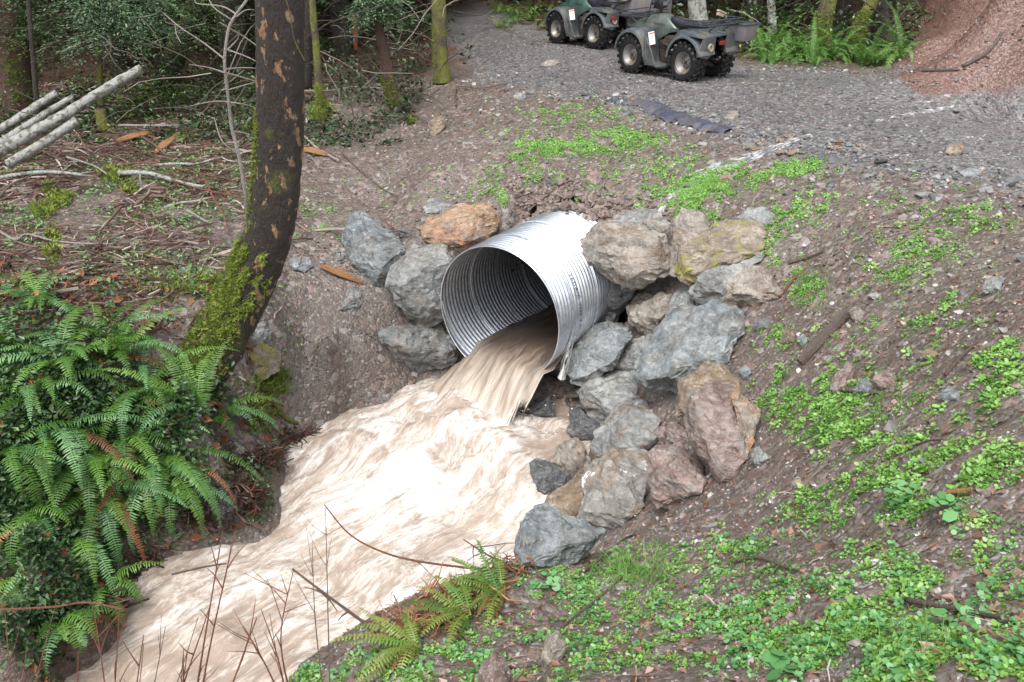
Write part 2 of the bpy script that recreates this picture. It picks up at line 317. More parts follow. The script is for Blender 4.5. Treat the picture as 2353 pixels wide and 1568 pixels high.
lace2 = t.ramp(t.math('ABSOLUTE', t.math('SUBTRACT', t.noise(t.scale(fl, (1, 1.7, 1)), 6.5, 5, .6, .8), .5)), [(0, 1), (.08, 0)])
k = t.math('ADD', k, t.math('MULTIPLY_ADD', lace, .13, t.math('MULTIPLY_ADD', lace2, .06, -.065)))
c = t.ramp(k, [(.32, (.26, .205, .165)), (.44, (.35, .295, .25)), (.52, (.42, .375, .335)), (.60, (.51, .48, .46)), (.68, (.64, .635, .635)), (.84, (.76, .76, .775))])
M['water'] = t.done(c, t.ramp(k, [(.4, .22), (.7, .55)]), t.bump(t.math('ADD', k, t.math('MULTIPLY', froth, .5)), .40, .05), Specular_IOR_Level=.3)
t = NT('falling_water'); fl = t.attr('flow', 'Vector')
a = t.noise(t.scale(fl, (.5, 4, 1)), 2.2, 5, .6, .4); b = t.noise(t.scale(fl, (1.1, 9, 1)), 3.4, 7, .75, .5)
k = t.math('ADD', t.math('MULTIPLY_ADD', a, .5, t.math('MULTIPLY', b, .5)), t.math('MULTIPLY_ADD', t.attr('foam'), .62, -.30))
c = t.ramp(k, [(.28, (.06, .045, .035)), (.42, (.17, .13, .10)), (.54, (.30, .25, .20)), (.66, (.46, .41, .36)), (.80, (.70, .68, .67))])  # darkest stops hold the painted shade of the water inside the pipe
ed = t.attr('edge'); al = t.ramp(t.math('SUBTRACT', t.noise(t.scale(fl, (1.2, 9, 1)), 3, 6, .75, .5), t.math('MULTIPLY', ed, .75)), [(.10, 0), (.2, 1)])
M['fall'] = t.done(c, .4, t.bump(k, .35, .04), Alpha=al)
t = NT('trickle'); fl = t.attr('flow', 'Vector'); k = t.noise(t.scale(fl, (1.5, 9, 1)), 4, 5, .65, .5)
M['trickle'] = t.done(t.ramp(k, [(.3, (.10, .10, .10)), (.5, (.21, .21, .215)), (.64, (.46, .46, .47))]), .1, t.bump(k, .4, .02), Alpha=t.ramp(t.math('MULTIPLY_ADD', t.noise(fl, 6, 4, .6), .6, t.math('MULTIPLY', k, .6)), [(.50, 0), (.66, .9)]))
# metals and rock
t = NT('galvanised_steel'); p = t.pos(); sp = t.vor(p, 26, 'Color'); nz = t.noise(p, 5, 5)
c = t.mix(t.sep(sp, 0), (.62, .66, .72), (.78, .81, .86)); dirt = t.attr('dirt'); dk = t.ramp(t.math('ADD', dirt, t.math('MULTIPLY_ADD', t.noise(t.scale(p, (14, 3, 3)), 3, 5, .7), .9, -.45)), [(.48, 0), (.56, 1)])
c = t.mix(t.ramp(nz, [(.62, 0), (.8, .35)]), c, (.4, .42, .45)); c = t.mix(dk, c, (.10, .075, .062))
M['galv'] = t.done(c, t.math('ADD', t.math('MULTIPLY_ADD', nz, .2, .24), t.math('MULTIPLY', dk, .35)), t.bump(nz, .12, .01), Metallic=t.math('SUBTRACT', .92, t.math('MULTIPLY', dk, .92)))
t = NT('dull_shaded_galvanised'); p = t.pos(); nz = t.noise(p, 5, 5); c = t.mix(t.sep(t.vor(p, 26, 'Color'), 0), (.26, .28, .31), (.36, .38, .41)); M['galv_dull_shade'] = t.done(c, t.math('MULTIPLY_ADD', nz, .2, .34), t.bump(nz, .15, .01), Metallic=.85)  # dulled zinc, darkened further so the pipe's inner shade sits in its colour
def rock(name, a, b, stain, st=.5, vein=(.5, .5, .48), vk=.3, moss=None, lichen=False):
    t = NT(name); oi = t.n.new('ShaderNodeObjectInfo'); p0 = t.world()
    va = t.n.new('ShaderNodeVectorMath'); va.operation = 'ADD'; t.t.links.new(p0, va.inputs[0]); ml = t.n.new('ShaderNodeVectorMath'); ml.operation = 'SCALE'
    ml.inputs[0].default_value = (13, 7, 5); t.t.links.new(oi.outputs['Random'], ml.inputs['Scale']); t.t.links.new(ml.outputs[0], va.inputs[1]); p = va.outputs[0]
    n1 = t.noise(p, 2.6, 6, .62, .4); n2 = t.noise(p, 22, 6, .7); n3 = t.noise(p, 3.3, 5, .6, 1.2); c = t.mix(t.ramp(n1, [(.32, 0), (.68, 1)]), a, b)
    c = t.mix(t.ramp(n3, [(.5, 0), (.64, st)]), c, stain)
    vn = t.vor(t.scale(p, (1, 1.7, 1)), 5, 'Distance', 'DISTANCE_TO_EDGE'); wv = t.noise(t.scale(p, (1, 1, 5)), 4.5, 6, .7, 1.5)
    c = t.mix(t.ramp(wv, [(.56, 0), (.60, vk), (.62, vk), (.68, 0)]), c, vein)
    c = t.mix(t.ramp(t.noise(p, 7.5, 7, .72, .8), [(.38, .75), (.56, 0)]), c, t.mix(1., c, (.42, .40, .38), 'MULTIPLY')); c = t.mix(t.ramp(n2, [(.3, .6), (.62, 0)]), c, t.mix(1., c, (.38, .37, .36), 'MULTIPLY'))
    c = t.mix(t.ramp(t.noise(p, 90, 2), [(.6, 0), (.75, .5)]), c, (.55, .55, .53))
    crack = 0.0
    if moss: c = t.mix(t.ramp(t.noise(p, 4.2, 5, .6), [(.5, 0), (.6, .85)]), c, moss)
    if lichen: c = t.mix(t.ramp(t.math('MULTIPLY', t.noise(p, 13, 5, .8, 1), t.ramp(n1, [(.5, 0), (.6, 1)])), [(.55, 0), (.57, 1)]), c, (.85, .87, .9))
    h = t.math('ADD', t.math('MULTIPLY', n2, .35), t.math('ADD', t.math('MULTIPLY', n3, .6), t.math('MULTIPLY', wv, .6)))
    M[name] = t.done(c, t.ramp(t.noise(p, 6, 4, .6), [(.35, .2), (.65, .5)]), t.bump(h, .9, .05)); return M[name]
rock('rock_bluegrey', (.11, .132, .142), (.29, .315, .325), (.18, .155, .12), .5)
rock('rock_grey', (.145, .156, .158), (.33, .34, .33), (.20, .145, .10), .65)
rock('rock_tan', (.17, .145, .122), (.37, .335, .29), (.22, .15, .095), .6)
rock('rock_mossy', (.19, .15, .115), (.31, .26, .21), (.2, .15, .09), .5, moss=(.20, .19, .035))
rock('rock_orange', (.33, .165, .085), (.42, .30, .20), (.24, .22, .19), .85, vk=.15)
rock('rock_red', (.145, .088, .074), (.32, .245, .22), (.22, .21, .20), .8)
rock('rock_dark', (.045, .047, .05), (.11, .115, .12), (.1, .075, .06), .4)
rock('rock_lichen', (.19, .185, .17), (.33, .32, .30), (.27, .17, .09), .6, lichen=True)
rock('rock_brown', (.17, .12, .075), (.31, .235, .16), (.15, .12, .1), .6)
# leaves
def leafmat(name, stops, rough=.45, trans=.25, attr='rnd'):
    t = NT(name); q = t.attr(attr); nz = t.noise(t.world(), 2.2, 3)
    c = t.ramp(t.math('MULTIPLY_ADD', nz, .5, t.math('MULTIPLY_ADD', q, .8, -.15)), stops)
    t.b.inputs['Base Color'].default_value = (0, 0, 0, 1); t._in(t.b.inputs['Base Color'], c); t._in(t.b.inputs['Roughness'], rough)
    tr = t.n.new('ShaderNodeBsdfTranslucent'); t._in(tr.inputs[0], c); mx = t.n.new('ShaderNodeMixShader'); mx.inputs[0].default_value = trans
    t.t.links.new(t.b.outputs[0], mx.inputs[1]); t.t.links.new(tr.outputs[0], mx.inputs[2]); t.t.links.new(mx.outputs[0], t.n['Material Output'].inputs[0])
    M[name] = t.m; return t.m
leafmat('seedling', [(0, (.085, .20, .035)), (.5, (.15, .31, .055)), (1, (.25, .42, .12))])
leafmat('broadleaf', [(0, (.05, .16, .045)), (.5, (.10, .26, .085)), (1, (.18, .36, .15))], .35)
leafmat('fern', [(0, (.03, .08, .012)), (.5, (.065, .16, .02)), (1, (.14, .26, .045))], .5, .25)
leafmat('fern_lime', [(0, (.07, .16, .03)), (.5, (.12, .25, .05)), (1, (.2, .34, .09))], .5, .3)
leafmat('fern_yellow', [(0, (.06, .11, .015)), (.5, (.12, .19, .03)), (1, (.24, .26, .06))], .4, .3)
leafmat('fern_blue', [(0, (.05, .13, .04)), (.5, (.09, .20, .07)), (1, (.17, .31, .13))], .42, .15)
leafmat('fern_dead', [(0, (.10, .035, .015)), (.5, (.2, .075, .03)), (1, (.3, .14, .06))], .6, .2)
leafmat('slash_green', [(0, (.03, .07, .02)), (.5, (.08, .17, .045)), (1, (.18, .29, .09))], .4, .15)
leafmat('undergrowth', [(0, (.012, .028, .01)), (.4, (.03, .075, .022)), (1, (.10, .18, .06))], .4, .15)
leafmat('needles', [(0, (.018, .038, .013)), (.5, (.05, .095, .03)), (1, (.12, .18, .06))], .5, .15)
leafmat('needles_pale', [(0, (.05, .09, .045)), (.5, (.10, .165, .085)), (1, (.18, .26, .14))], .5, .2)
leafmat('forest_leaf', [(0, (.02, .012, .008)), (.3, (.010, .024, .008)), (.65, (.022, .05, .014)), (1, (.06, .10, .025))], .4, .15)
leafmat('moss', [(0, (.045, .065, .010)), (.5, (.12, .165, .02)), (1, (.25, .31, .045))], .8, .2)
leafmat('litter', [(0, (.05, .022, .014)), (.35, (.12, .055, .035)), (.7, (.2, .10, .065)), (1, (.30, .22, .17))], .4, .05)
leafmat('twig_stuff', [(0, (.03, .02, .015)), (.45, (.10, .05, .035)), (.7, (.17, .11, .085)), (1, (.44, .41, .37))], .6, 0)
leafmat('pebble', [(0, (.035, .036, .038)), (.35, (.11, .105, .10)), (.6, (.16, .09, .07)), (.8, (.22, .21, .2)), (1, (.42, .40, .38))], .35, 0)
leafmat('red_crumb', [(0, (.025, .013, .010)), (.6, (.09, .043, .032)), (1, (.18, .12, .095))], .5, 0)
leafmat('twig_dark', [(0, (.012, .008, .006)), (.6, (.05, .025, .018)), (1, (.16, .06, .035))], .5, 0)
leafmat('spray', [(0, (.6, .56, .52)), (1, (.85, .84, .83))], .25, .3)
leafmat('twig_red', [(0, (.05, .025, .015)), (.5, (.2, .07, .03)), (1, (.30, .22, .08))], .5, 0)
leafmat('twig_dim', [(0, (.02, .015, .01)), (.6, (.08, .06, .045)), (1, (.24, .21, .18))], .6, 0)
leafmat('clod', [(0, (.06, .045, .038)), (.6, (.14, .105, .09)), (1, (.22, .17, .145))], .7, 0)
leafmat('gravel', [(0, (.025, .026, .028)), (.5, (.09, .092, .095)), (.85, (.17, .17, .168)), (1, (.33, .32, .31))], .35, 0)
# barks
def bark(name, a, b, patch=None, pk=(.56, .62), psc=(9, 9, 3.5), moss=None, mk=(.45, .6), sc=(10, 10, 3)):
    t = NT(name); p = t.pos(); n1 = t.noise(t.scale(p, sc), 2, 6, .7); c = t.mix(n1, a, b)
    if patch: c = t.mix(t.ramp(t.noise(t.scale(p, psc), 1, 5, .6, .15), [(pk[0], 0), (pk[1], .85)]), c, t.ramp(t.noise(p, 14, 4), [(.3, patch[0]), (.7, patch[1])]))
    if moss: c = t.mix(t.ramp(t.noise(p, 3, 5, .65), [(mk[0], 0), (mk[1], .9)]), c, t.mix(t.noise(p, 30, 3), (.07, .09, .01), moss))
    M[name] = t.done(c, .6, t.bump(t.math('ADD', n1, t.noise(t.scale(p, sc), 6, 5, .7)), 1.0, .05)); return M[name]
bark('bark_alder', (.008, .005, .004), (.042, .027, .02), ((.24, .095, .03), (.42, .29, .17)), (.575, .615), (10.5, 10.5, 6.5), (.10, .12, .02), (.60, .75))
bark('bark_birch', (.20, .20, .185), (.56, .57, .54), ((.07, .06, .035), (.17, .16, .10)), (.50, .58), (11, 11, 11))
bark('bark_mossy', (.045, .03, .02), (.13, .09, .065), None, moss=(.24, .25, .03), mk=(.42, .55))
bark('bark_dark', (.018, .013, .01), (.06, .045, .035), None, moss=(.07, .10, .02), mk=(.55, .7))
bark('bark_redcedar', (.05, .025, .018), (.14, .075, .055), None, moss=(.12, .16, .025), mk=(.55, .66))
bark('stick_brown', (.07, .045, .035), (.2, .14, .11)); bark('stick_red', (.12, .04, .025), (.30, .13, .08)); bark('stick_pale', (.18, .155, .14), (.46, .42, .39))
bark('wood_split', (.36, .15, .05), (.58, .32, .15), sc=(30, 30, 3)); bark('wood_grey', (.12, .09, .075), (.26, .2, .17), sc=(30, 30, 3))
flat('olive_plastic', (.05, .066, .058), .26, .3, 6, dirt=(.10, .10, .092)); flat('grey_plastic', (.032, .041, .052), .26, .35, 7, dirt=(.085, .085, .082))
flat('fender_grey', (.062, .073, .082), .26, .35, 6, dirt=(.115, .112, .102)); flat('black_plastic', (.012, .012, .014), .35); flat('rubber', (.010, .010, .011), .38, .3, 9, bump=.3); flat('rim_steel', (.22, .21, .20), .45, .3, 9, metal=.3, dirt=(.12, .10, .075))
flat('seat_vinyl', (.022, .02, .03), .28, .2, 8); flat('rack_tube', (.07, .075, .085), .22, .3, 20, metal=.7); flat('tail_red', (.2, .02, .015), .3); flat('sticker_white', (.8, .8, .78), .4, .04, 8)
flat('tool_orange', (.62, .13, .06), .45, .2, 9); flat('engine', (.035, .032, .03), .5, .5, 14, metal=.3, dirt=(.08, .06, .045)); flat('exhaust', (.32, .27, .2), .6, .3, 14, metal=.2)
flat('cargo_grey', (.14, .135, .15), .45, .4, 9, dirt=(.17, .15, .14)); flat('tank_green', (.035, .065, .055), .22, .2, 6); flat('ink', (.02, .02, .03), .5); flat('sticker_orange', (.6, .16, .08), .4)
flat('fabric_black', (.055, .062, .09), .16, .3, 6, bump=.2, dirt=(.09, .08, .085)); flat('stake_orange', (.5, .10, .04), .6, .3, 20)
# ------------------------------------------------------------ the ground sheet
Vt = np.stack([GX, GY, GZ], -1).reshape(-1, 3); ny, nx = GX.shape
ii = np.arange(ny * nx).reshape(ny, nx); F = np.stack([ii[:-1, :-1], ii[:-1, 1:], ii[1:, 1:], ii[1:, :-1]], -1).reshape(-1, 4)
fz = GZ.ravel()[F]; fp = pp.ravel()[F].mean(1); ft = tt.ravel()[F].mean(1)
F = F[~((np.abs(fp) < .74) & (ft > PT - .8) & (ft < PT + .5) & (fz.max(1) - fz.min(1) > .5))]
forest = np.clip(sstep(15.5, 19, GY) * (1 - road) + sstep(.5, -1.5, GX + 2.2 + (GY - 9) * .15) * sstep(9, 13, GY) * .75 + sstep(-2.5, -4, GX) * sstep(9, 7, GY) * .8, 0, 1) * (1 - red)
zone = np.stack([road, red, forest, np.ones_like(road)], -1).reshape(-1, 4)
tag(np_mesh('ground', Vt, F, M['ground'], True, {'zone': ('FLOAT_COLOR', zone)}), kind='structure')
# ------------------------------------------------------------ the muddy stream
sx = np.arange(-8.5, 2.6, .03); sy = np.arange(1.4, 9.3, .03); SX, SY = np.meshgrid(sx, sy)
S = (SX + .15) * -.7 + (SY - 8.4) * -.71; T = (SX + .15) * -.71 - (SY - 8.4) * -.7
bend = np.clip(S - 3, 0, 9); Tw = T - .0
wq = np.stack([S, T], -1); warp = np.stack([fbm(wq * .8, 2, 50), fbm(wq * .8, 2, 60)], -1) * .3
q = wq + warp
wav = fbm(q * [1.0, 1.6], 3, 70) * .075 + np.abs(fbm(q * [1.8, 2.8], 3, 75)) * .04 + fbm(q * [5, 9], 3, 80) * .013
wav += np.abs(fbm(q * [2.2, 2.6] + 5, 3, 88)) * .035 - .015
mound = (.22 + .13 * fbm(q * 3.2, 4, 97)) * np.exp(-((S - .7) ** 2 / .55 + (T + .10) ** 2 / .85)) + .05 * np.sin(S * 4.2 + T * 1.1 + warp[..., 0] * 5) * np.exp(-((T + .1) / 1.3) ** 2)
SZ = stream_level(SX, SY) + wav + mound
foam = np.clip(.45 + .5 * np.exp(-((S - 1.2) / 1.3) ** 2) + wav * 3.2 + .3 * np.exp(-((S - 3.) ** 2 / 1.5 + (T - .3) ** 2)) - .5 * sstep(6.3, 8, S) , 0, 1)
calm = np.exp(-((SX - .55) ** 2 / .1 + (SY - 7.35) ** 2 / .12)); foam = foam * (1 - .8 * calm); SZ -= calm * .05
hz = H(SX, SY); m_ = (SZ > hz - .25); mm = m_.ravel()
jj = np.arange(SX.size).reshape(SX.shape); F = np.stack([jj[:-1, :-1], jj[:-1, 1:], jj[1:, 1:], jj[1:, :-1]], -1).reshape(-1, 4); F = F[mm[F].all(1)]
flow = np.stack([S + warp[..., 0], T + warp[..., 1] * .7, np.zeros_like(S)], -1).reshape(-1, 3)
o = np_mesh('water', np.stack([SX, SY, SZ], -1).reshape(-1, 3), F, M['water'], True, {'flow': ('FLOAT_VECTOR', flow), 'foam': ('FLOAT', foam.ravel())}); tag(o, kind='structure')
# water in the pipe and the fall from its lip
h2 = np.array([PA[1], -PA[0], 0])          # right of the pipe axis seen from downstream
V = []; fl = []; foam_shade = []; ed_ = []; na, nb = 130, 60
for i in range(na):
    s_ = -7 + i / (na - 1) * 8.25          # negative: inside; positive: outside past the lip
    for k in range(nb):
        a = k / (nb - 1) * 2 - 1
        half = .60 if s_ < 0 else .60 + .34 * s_
        lvl = PC[2] - .44 + .09 * a + .03 * s_ * (s_ < 0)
        if s_ < 0: half = math.sqrt(max(.05, PR ** 2 - (PC[2] - lvl) ** 2)) + .01
        x = PC - PA * s_ * (1 if s_ < 0 else .95) + h2 * a * (half if s_ < 0 or a < 0 else .60 - .10 * s_)
        z = lvl if s_ < -.25 else lvl - .05 * (s_ + .25) - .74 * (s_ + .25) ** 2 - (.05 + .22 * min(1, s_ + .25)) * a ** 4
        w_ = float(perlin(np.array([s_ * 1.8, a * 3.]), 91)) * .07 + float(perlin(np.array([s_ * 4, a * 8.]), 92)) * .025
        if s_ < -.1: z += w_ * .6
        else: z += w_ * 1.3
        ed_.append(min(1, max(0, s_ + .05) * 1.6) * max(0, (abs(a) - .6) / .4) * .8)
        z += float(perlin(np.array([s_ * 5, a * 7.]), 95)) * .06 * min(1, max(0, s_ + .1) * 2)
        V.append((x[0], x[1], z)); fl.append((s_, a * .8, 0)); foam_shade.append(min(1, max(0, (s_ + .5) / 1.5)) if s_ > -.5 else 0)  # low foam inside the pipe also paints its shade into the water colour
F = [(i * nb + k, i * nb + k + 1, (i + 1) * nb + k + 1, (i + 1) * nb + k) for i in range(na - 1) for k in range(nb - 1)]
tag(np_mesh('waterfall', V, F, M['fall'], True, {'flow': ('FLOAT_VECTOR', fl), 'foam': ('FLOAT', foam_shade), 'edge': ('FLOAT', ed_)}), kind='structure')
def ribbon(name, pts, wid, nrm_up=True, mat='trickle'):
    P = smooth_path(pts, 8); V = []; fl = []; nn = len(P); d = 0; wd = np.interp(np.linspace(0, 1, nn), np.linspace(0, 1, len(wid)), wid); kk = 9
    for i in range(nn):
        tdir = P[min(i + 1, nn - 1)] - P[max(i - 1, 0)]; side = np.cross(tdir, [0, 0, 1] if nrm_up else [0, -1, .3]); side /= np.linalg.norm(side) + 1e-9
        if i: d += np.linalg.norm(P[i] - P[i - 1])
        ww = wd[i] * (1 + .35 * float(perlin(np.array([d * 4, 0.]), 33)))
        for k in range(kk):
            a = k / (kk - 1) * 2 - 1; q = P[i] + side * a * ww
            if nrm_up: q[2] = H(q[0], q[1]) + .028 * (1 - a * a) - .008
            else: q = q + np.array([-.2, -1, .1]) * .05 * (1 - a * a)
            V.append(q); fl.append((d, a * ww, 0))
    F = [(i * kk + k, i * kk + k + 1, (i + 1) * kk + k + 1, (i + 1) * kk + k) for i in range(nn - 1) for k in range(kk - 1)]
    return tag(np_mesh(name, V, F, M[mat], True, {'flow': ('FLOAT_VECTOR', fl)}), kind='structure')
gp = lambda L: [G(u, v) for u, v in L]
ribbon('rivulet', gp([(2190,246),(2130,256),(2070,266),(2005,282)]), [.02, .07, .06, .02])
ribbon('rivulet', gp([(1860,312),(1800,330),(1760,348),(1700,368),(1640,388),(1605,405),(1590,430)]), [.07, .12, .11, .10, .09, .07])
ribbon('rivulet', gp([(1590,430),(1560,440),(1530,460),(1512,488),(1500,500)]), [.03, .05, .08, .07])
pw = [aty(1345,650,8.95), aty(1335,700,8.7), aty(1318,760,8.45), aty(1304,815,8.3), aty(1290,870,8.15)]
t = NT('white_trickle'); k = t.noise(t.scale(t.attr('flow', 'Vector'), (1.2, 14, 1)), 4, 5, .65, .5); M['white_trickle'] = t.done(t.ramp(k, [(.3, (.25, .22, .2)), (.5, (.55, .52, .5)), (.62, (.8, .8, .8))]), .3, t.bump(k, .5, .02), Alpha=t.ramp(k, [(.42, 0), (.62, .75)]))
ribbon('waterfall', pw, [.012, .022, .035, .04, .05], False, 'white_trickle')
# ------------------------------------------------------------ corrugated steel culvert
up2 = np.cross(h2, PA); up2 = up2 if up2[2] > 0 else -up2
LEAD = .53; CP_ = LEAD / 9
def pipe_pt(t_, th, r): return PC + PA * t_ + r * (np.cos(th) * h2 + np.sin(th) * up2)
ts = np.r_[np.arange(0, 2.3, CP_ / 7), np.arange(2.3, 5, CP_ / 4), np.arange(5, 9, .25)]; NTH = 120
TT, TH = np.meshgrid(ts, np.linspace(0, 2 * np.pi, NTH, endpoint=False), indexing='ij')
amp = .0095 * sstep(0, .05, TT) * (TT < 5)
RR = PR + amp * np.cos(2 * np.pi * (TT - LEAD * TH / (2 * np.pi)) / CP_)
V = PC + PA * TT[..., None] + RR[..., None] * (np.cos(TH)[..., None] * h2 + np.sin(TH)[..., None] * up2)
ji = np.arange(TT.size).reshape(TT.shape); jn = np.roll(ji, -1, 1)
F = np.stack([ji[:-1], jn[:-1], jn[1:], ji[1:]], -1).reshape(-1, 4)
culvert = tag(empty('culvert_pipe', PC), 'large shiny corrugated steel culvert pipe pouring brown water between the boulders', 'culvert')
def under(o, par):
    o.parent = par; o.matrix_parent_inverse = Matrix.Translation(par.location).inverted() if par.rotation_euler.z == 0 else (Matrix.Translation(par.location) @ Matrix.Rotation(par.rotation_euler.z, 4, 'Z')).inverted(); return o
dirt = sstep(1.15, 1.8, TT) * sstep(.1, .8, np.sin(TH)) * .75 + .1
sh = np_mesh('barrel', V.reshape(-1, 3), F, M['galv'], True, {'dirt': ('FLOAT', dirt.ravel())}); under(sh, culvert)
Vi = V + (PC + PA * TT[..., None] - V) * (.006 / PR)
li = np_mesh('lining', Vi.reshape(-1, 3), F, M['galv_dull_shade'], True, {'dirt': ('FLOAT', (.1 + 0 * dirt).ravel())}); under(li, culvert)
b = MB(); b.tube([pipe_pt(-.002, a, PR) for a in np.linspace(0, 2 * np.pi, 90)], .0065, 8, False); under(b.build('rim', M['galv']), culvert)
for r_ in (PR - .010, PR + .010):
    b = MB(); th = np.arange(0, 2 * np.pi * 8, .09); t_ = -.12 + LEAD * (th - np.pi / 2) / (2 * np.pi)
    k = (t_ > .01) & (t_ < 3.6); b.tube([pipe_pt(x, y, r_) for x, y in zip(t_[k], th[k])], .0075, 6); under(b.build('seam', M['galv']), culvert)
b = MB(); b.add([PC + PA * 8.9 + 1.1 * (math.cos(a) * h2 + math.sin(a) * up2) for a in np.linspace(0, 6.283, 13)[:-1]], [tuple(range(12))]); under(b.build('light_stop', M['engine'], None, False, solid=.05), culvert)  # added unseen disc, keeps stray light out of the pipe's far end
cu = bpy.data.curves.new('stencil', 'FONT'); cu.body = '16GA/C WN YW'; cu.size = .075; cu.space_character = 1.15; tmp = bpy.data.objects.new('tmp', cu); COL.objects.link(tmp)
me = bpy.data.meshes.new_from_object(tmp.evaluated_get(bpy.context.evaluated_depsgraph_get())); COL.objects.unlink(tmp); bpy.data.objects.remove(tmp)
bm = bmesh.new(); bm.from_mesh(me); bmesh.ops.triangulate(bm, faces=bm.faces)
for v in bm.verts:
    th_ = R(36) - v.co.x / PR; tq = .40 + v.co.y; rr = PR + .0125 + .004
    v.co = Vector(pipe_pt(tq, th_, rr))
bm.to_mesh(me); bm.free(); me.materials.append(M['ink']); under(link('stencil_lettering', me), culvert)
# ------------------------------------------------------------ boulders
CROP = {'A': (753, 423.5, .3), 'B': (1176.5, 423.5, .3), 'C': (1129.4, 800, .3), 'D': (753, 1035.3, .34), 'E': (1647, 470.6, .3), 'F': (0, 0, 1)}
def cv(c, pts): o = CROP[c]; return [(o[0] + o[2] * a, o[1] + o[2] * b_) for a, b_ in pts]
def boulder(name, c, outl, mat, label, cat='boulder', ridge=(), depth=.75, doff=0, lean=.55, group=None, seed=0, amp=1, base=None):
    O = np.array(cv(c, outl)); uc = O[:, 0].mean(); vb = O[:, 1].max()
    g = GW(uc, vb - 2) if base is None else GW(*cv(c, [base])[0])
    zc = (g[1] * CP - (g[2] - CZ) * SP) + doff; wpx = min(np.ptp(O[:, 0]), np.ptp(O[:, 1])); th = wpx * zc / FPX * depth
    sz0 = wpx * zc / FPX; gg = GW(O[:, 0], O[:, 1]); gz = gg[:, 1] * CP - (gg[:, 2] - CZ) * SP; zo = np.clip(np.minimum(zc + th * .15 + (vb - O[:, 1]) / FPX * zc * lean, gz - .10 * sz0 + min(0, doff)), zc - .7 * sz0, None)
    zz = {(round(a), round(b_)): z_ for (a, b_), z_ in zip(O, zo)}; zmean = zo.mean()
    def pt(u, v, f):  # f: metres toward the viewer
        w_ = 1 / ((O[:, 0] - u) ** 2 + (O[:, 1] - v) ** 2 + 4) ; z = (w_ * zo).sum() / w_.sum() - f; return np.array([0, 0, CZ]) + ray(u, v) * z
    cen = O.mean(0); rp = np.array(cv(c, ridge)) if len(ridge) else cen[None]
    pts = [pt(a, b_, 0) for a, b_ in O] + [pt(*(cen + (o - cen) * (.62 + .22 * ((i_ * 7) % 3) / 2)), th * (.16 + .16 * ((i_ * 5) % 4) / 3)) for i_, o in enumerate(O)] + [pt(a, b_, th * .5) for a, b_ in rp] + [pt(*(cen + (o - cen) * .6), -th * .75) for o in O]
    pts.append(pt(cen[0], vb, 0) - np.array([0, 0, th * .25]))
    pts = np.array(pts); org = pts.mean(0); bm = bmesh.new()
    for p in pts - org: bm.verts.new(p)
    r_ = bmesh.ops.convex_hull(bm, input=bm.verts); bmesh.ops.delete(bm, geom=[e for e in bm.verts if not e.link_faces], context='VERTS')
    size = wpx * zc / FPX
    bmesh.ops.bevel(bm, geom=[e for e in bm.edges if e.calc_face_angle(0) > .35], offset=size * .014, segments=1, affect='EDGES', profile=.5, clamp_overlap=True)
    bmesh.ops.triangulate(bm, faces=bm.faces); L = max(size / 15, .016)
    for _ in range(5):
        es = [e for e in bm.edges if e.calc_length() > L * 1.4]
        if not es or len(bm.faces) > 14000: break
        bmesh.ops.subdivide_edges(bm, edges=es, cuts=1); bmesh.ops.triangulate(bm, faces=[f for f in bm.faces if len(f.verts) > 3])
    bm.normal_update(); P = np.array([v.co for v in bm.verts]); N_ = np.array([v.normal for v in bm.verts]); q = P / size
    n1 = fbm(q * 1.7 + seed * 3.7, 3, seed); rid = 1 - np.abs(fbm(q * np.array([2.2, 2.2, 4.5]) + seed, 3, seed + 40)) * 2; fi = fbm(q * 9 + seed, 4, seed + 80, .6)
    ledge = np.round(fbm(q * 2.6 + seed, 2, seed + 90) * 3) / 3
    P = P + N_ * ((n1 * .035 + (rid - .6) * .035 + ledge * .07 + fi * .018) * size * amp)[:, None]
    for v, p in zip(bm.verts, P): v.co = p
    me = bpy.data.meshes.new(name); bm.to_mesh(me); bm.free(); me.polygons.foreach_set('use_smooth', [True] * len(me.polygons)); me.set_sharp_from_angle(angle=R(24)); me.materials.append(M[mat])
    o = link(name, me); o.location = org; return tag(o, label, cat, group)
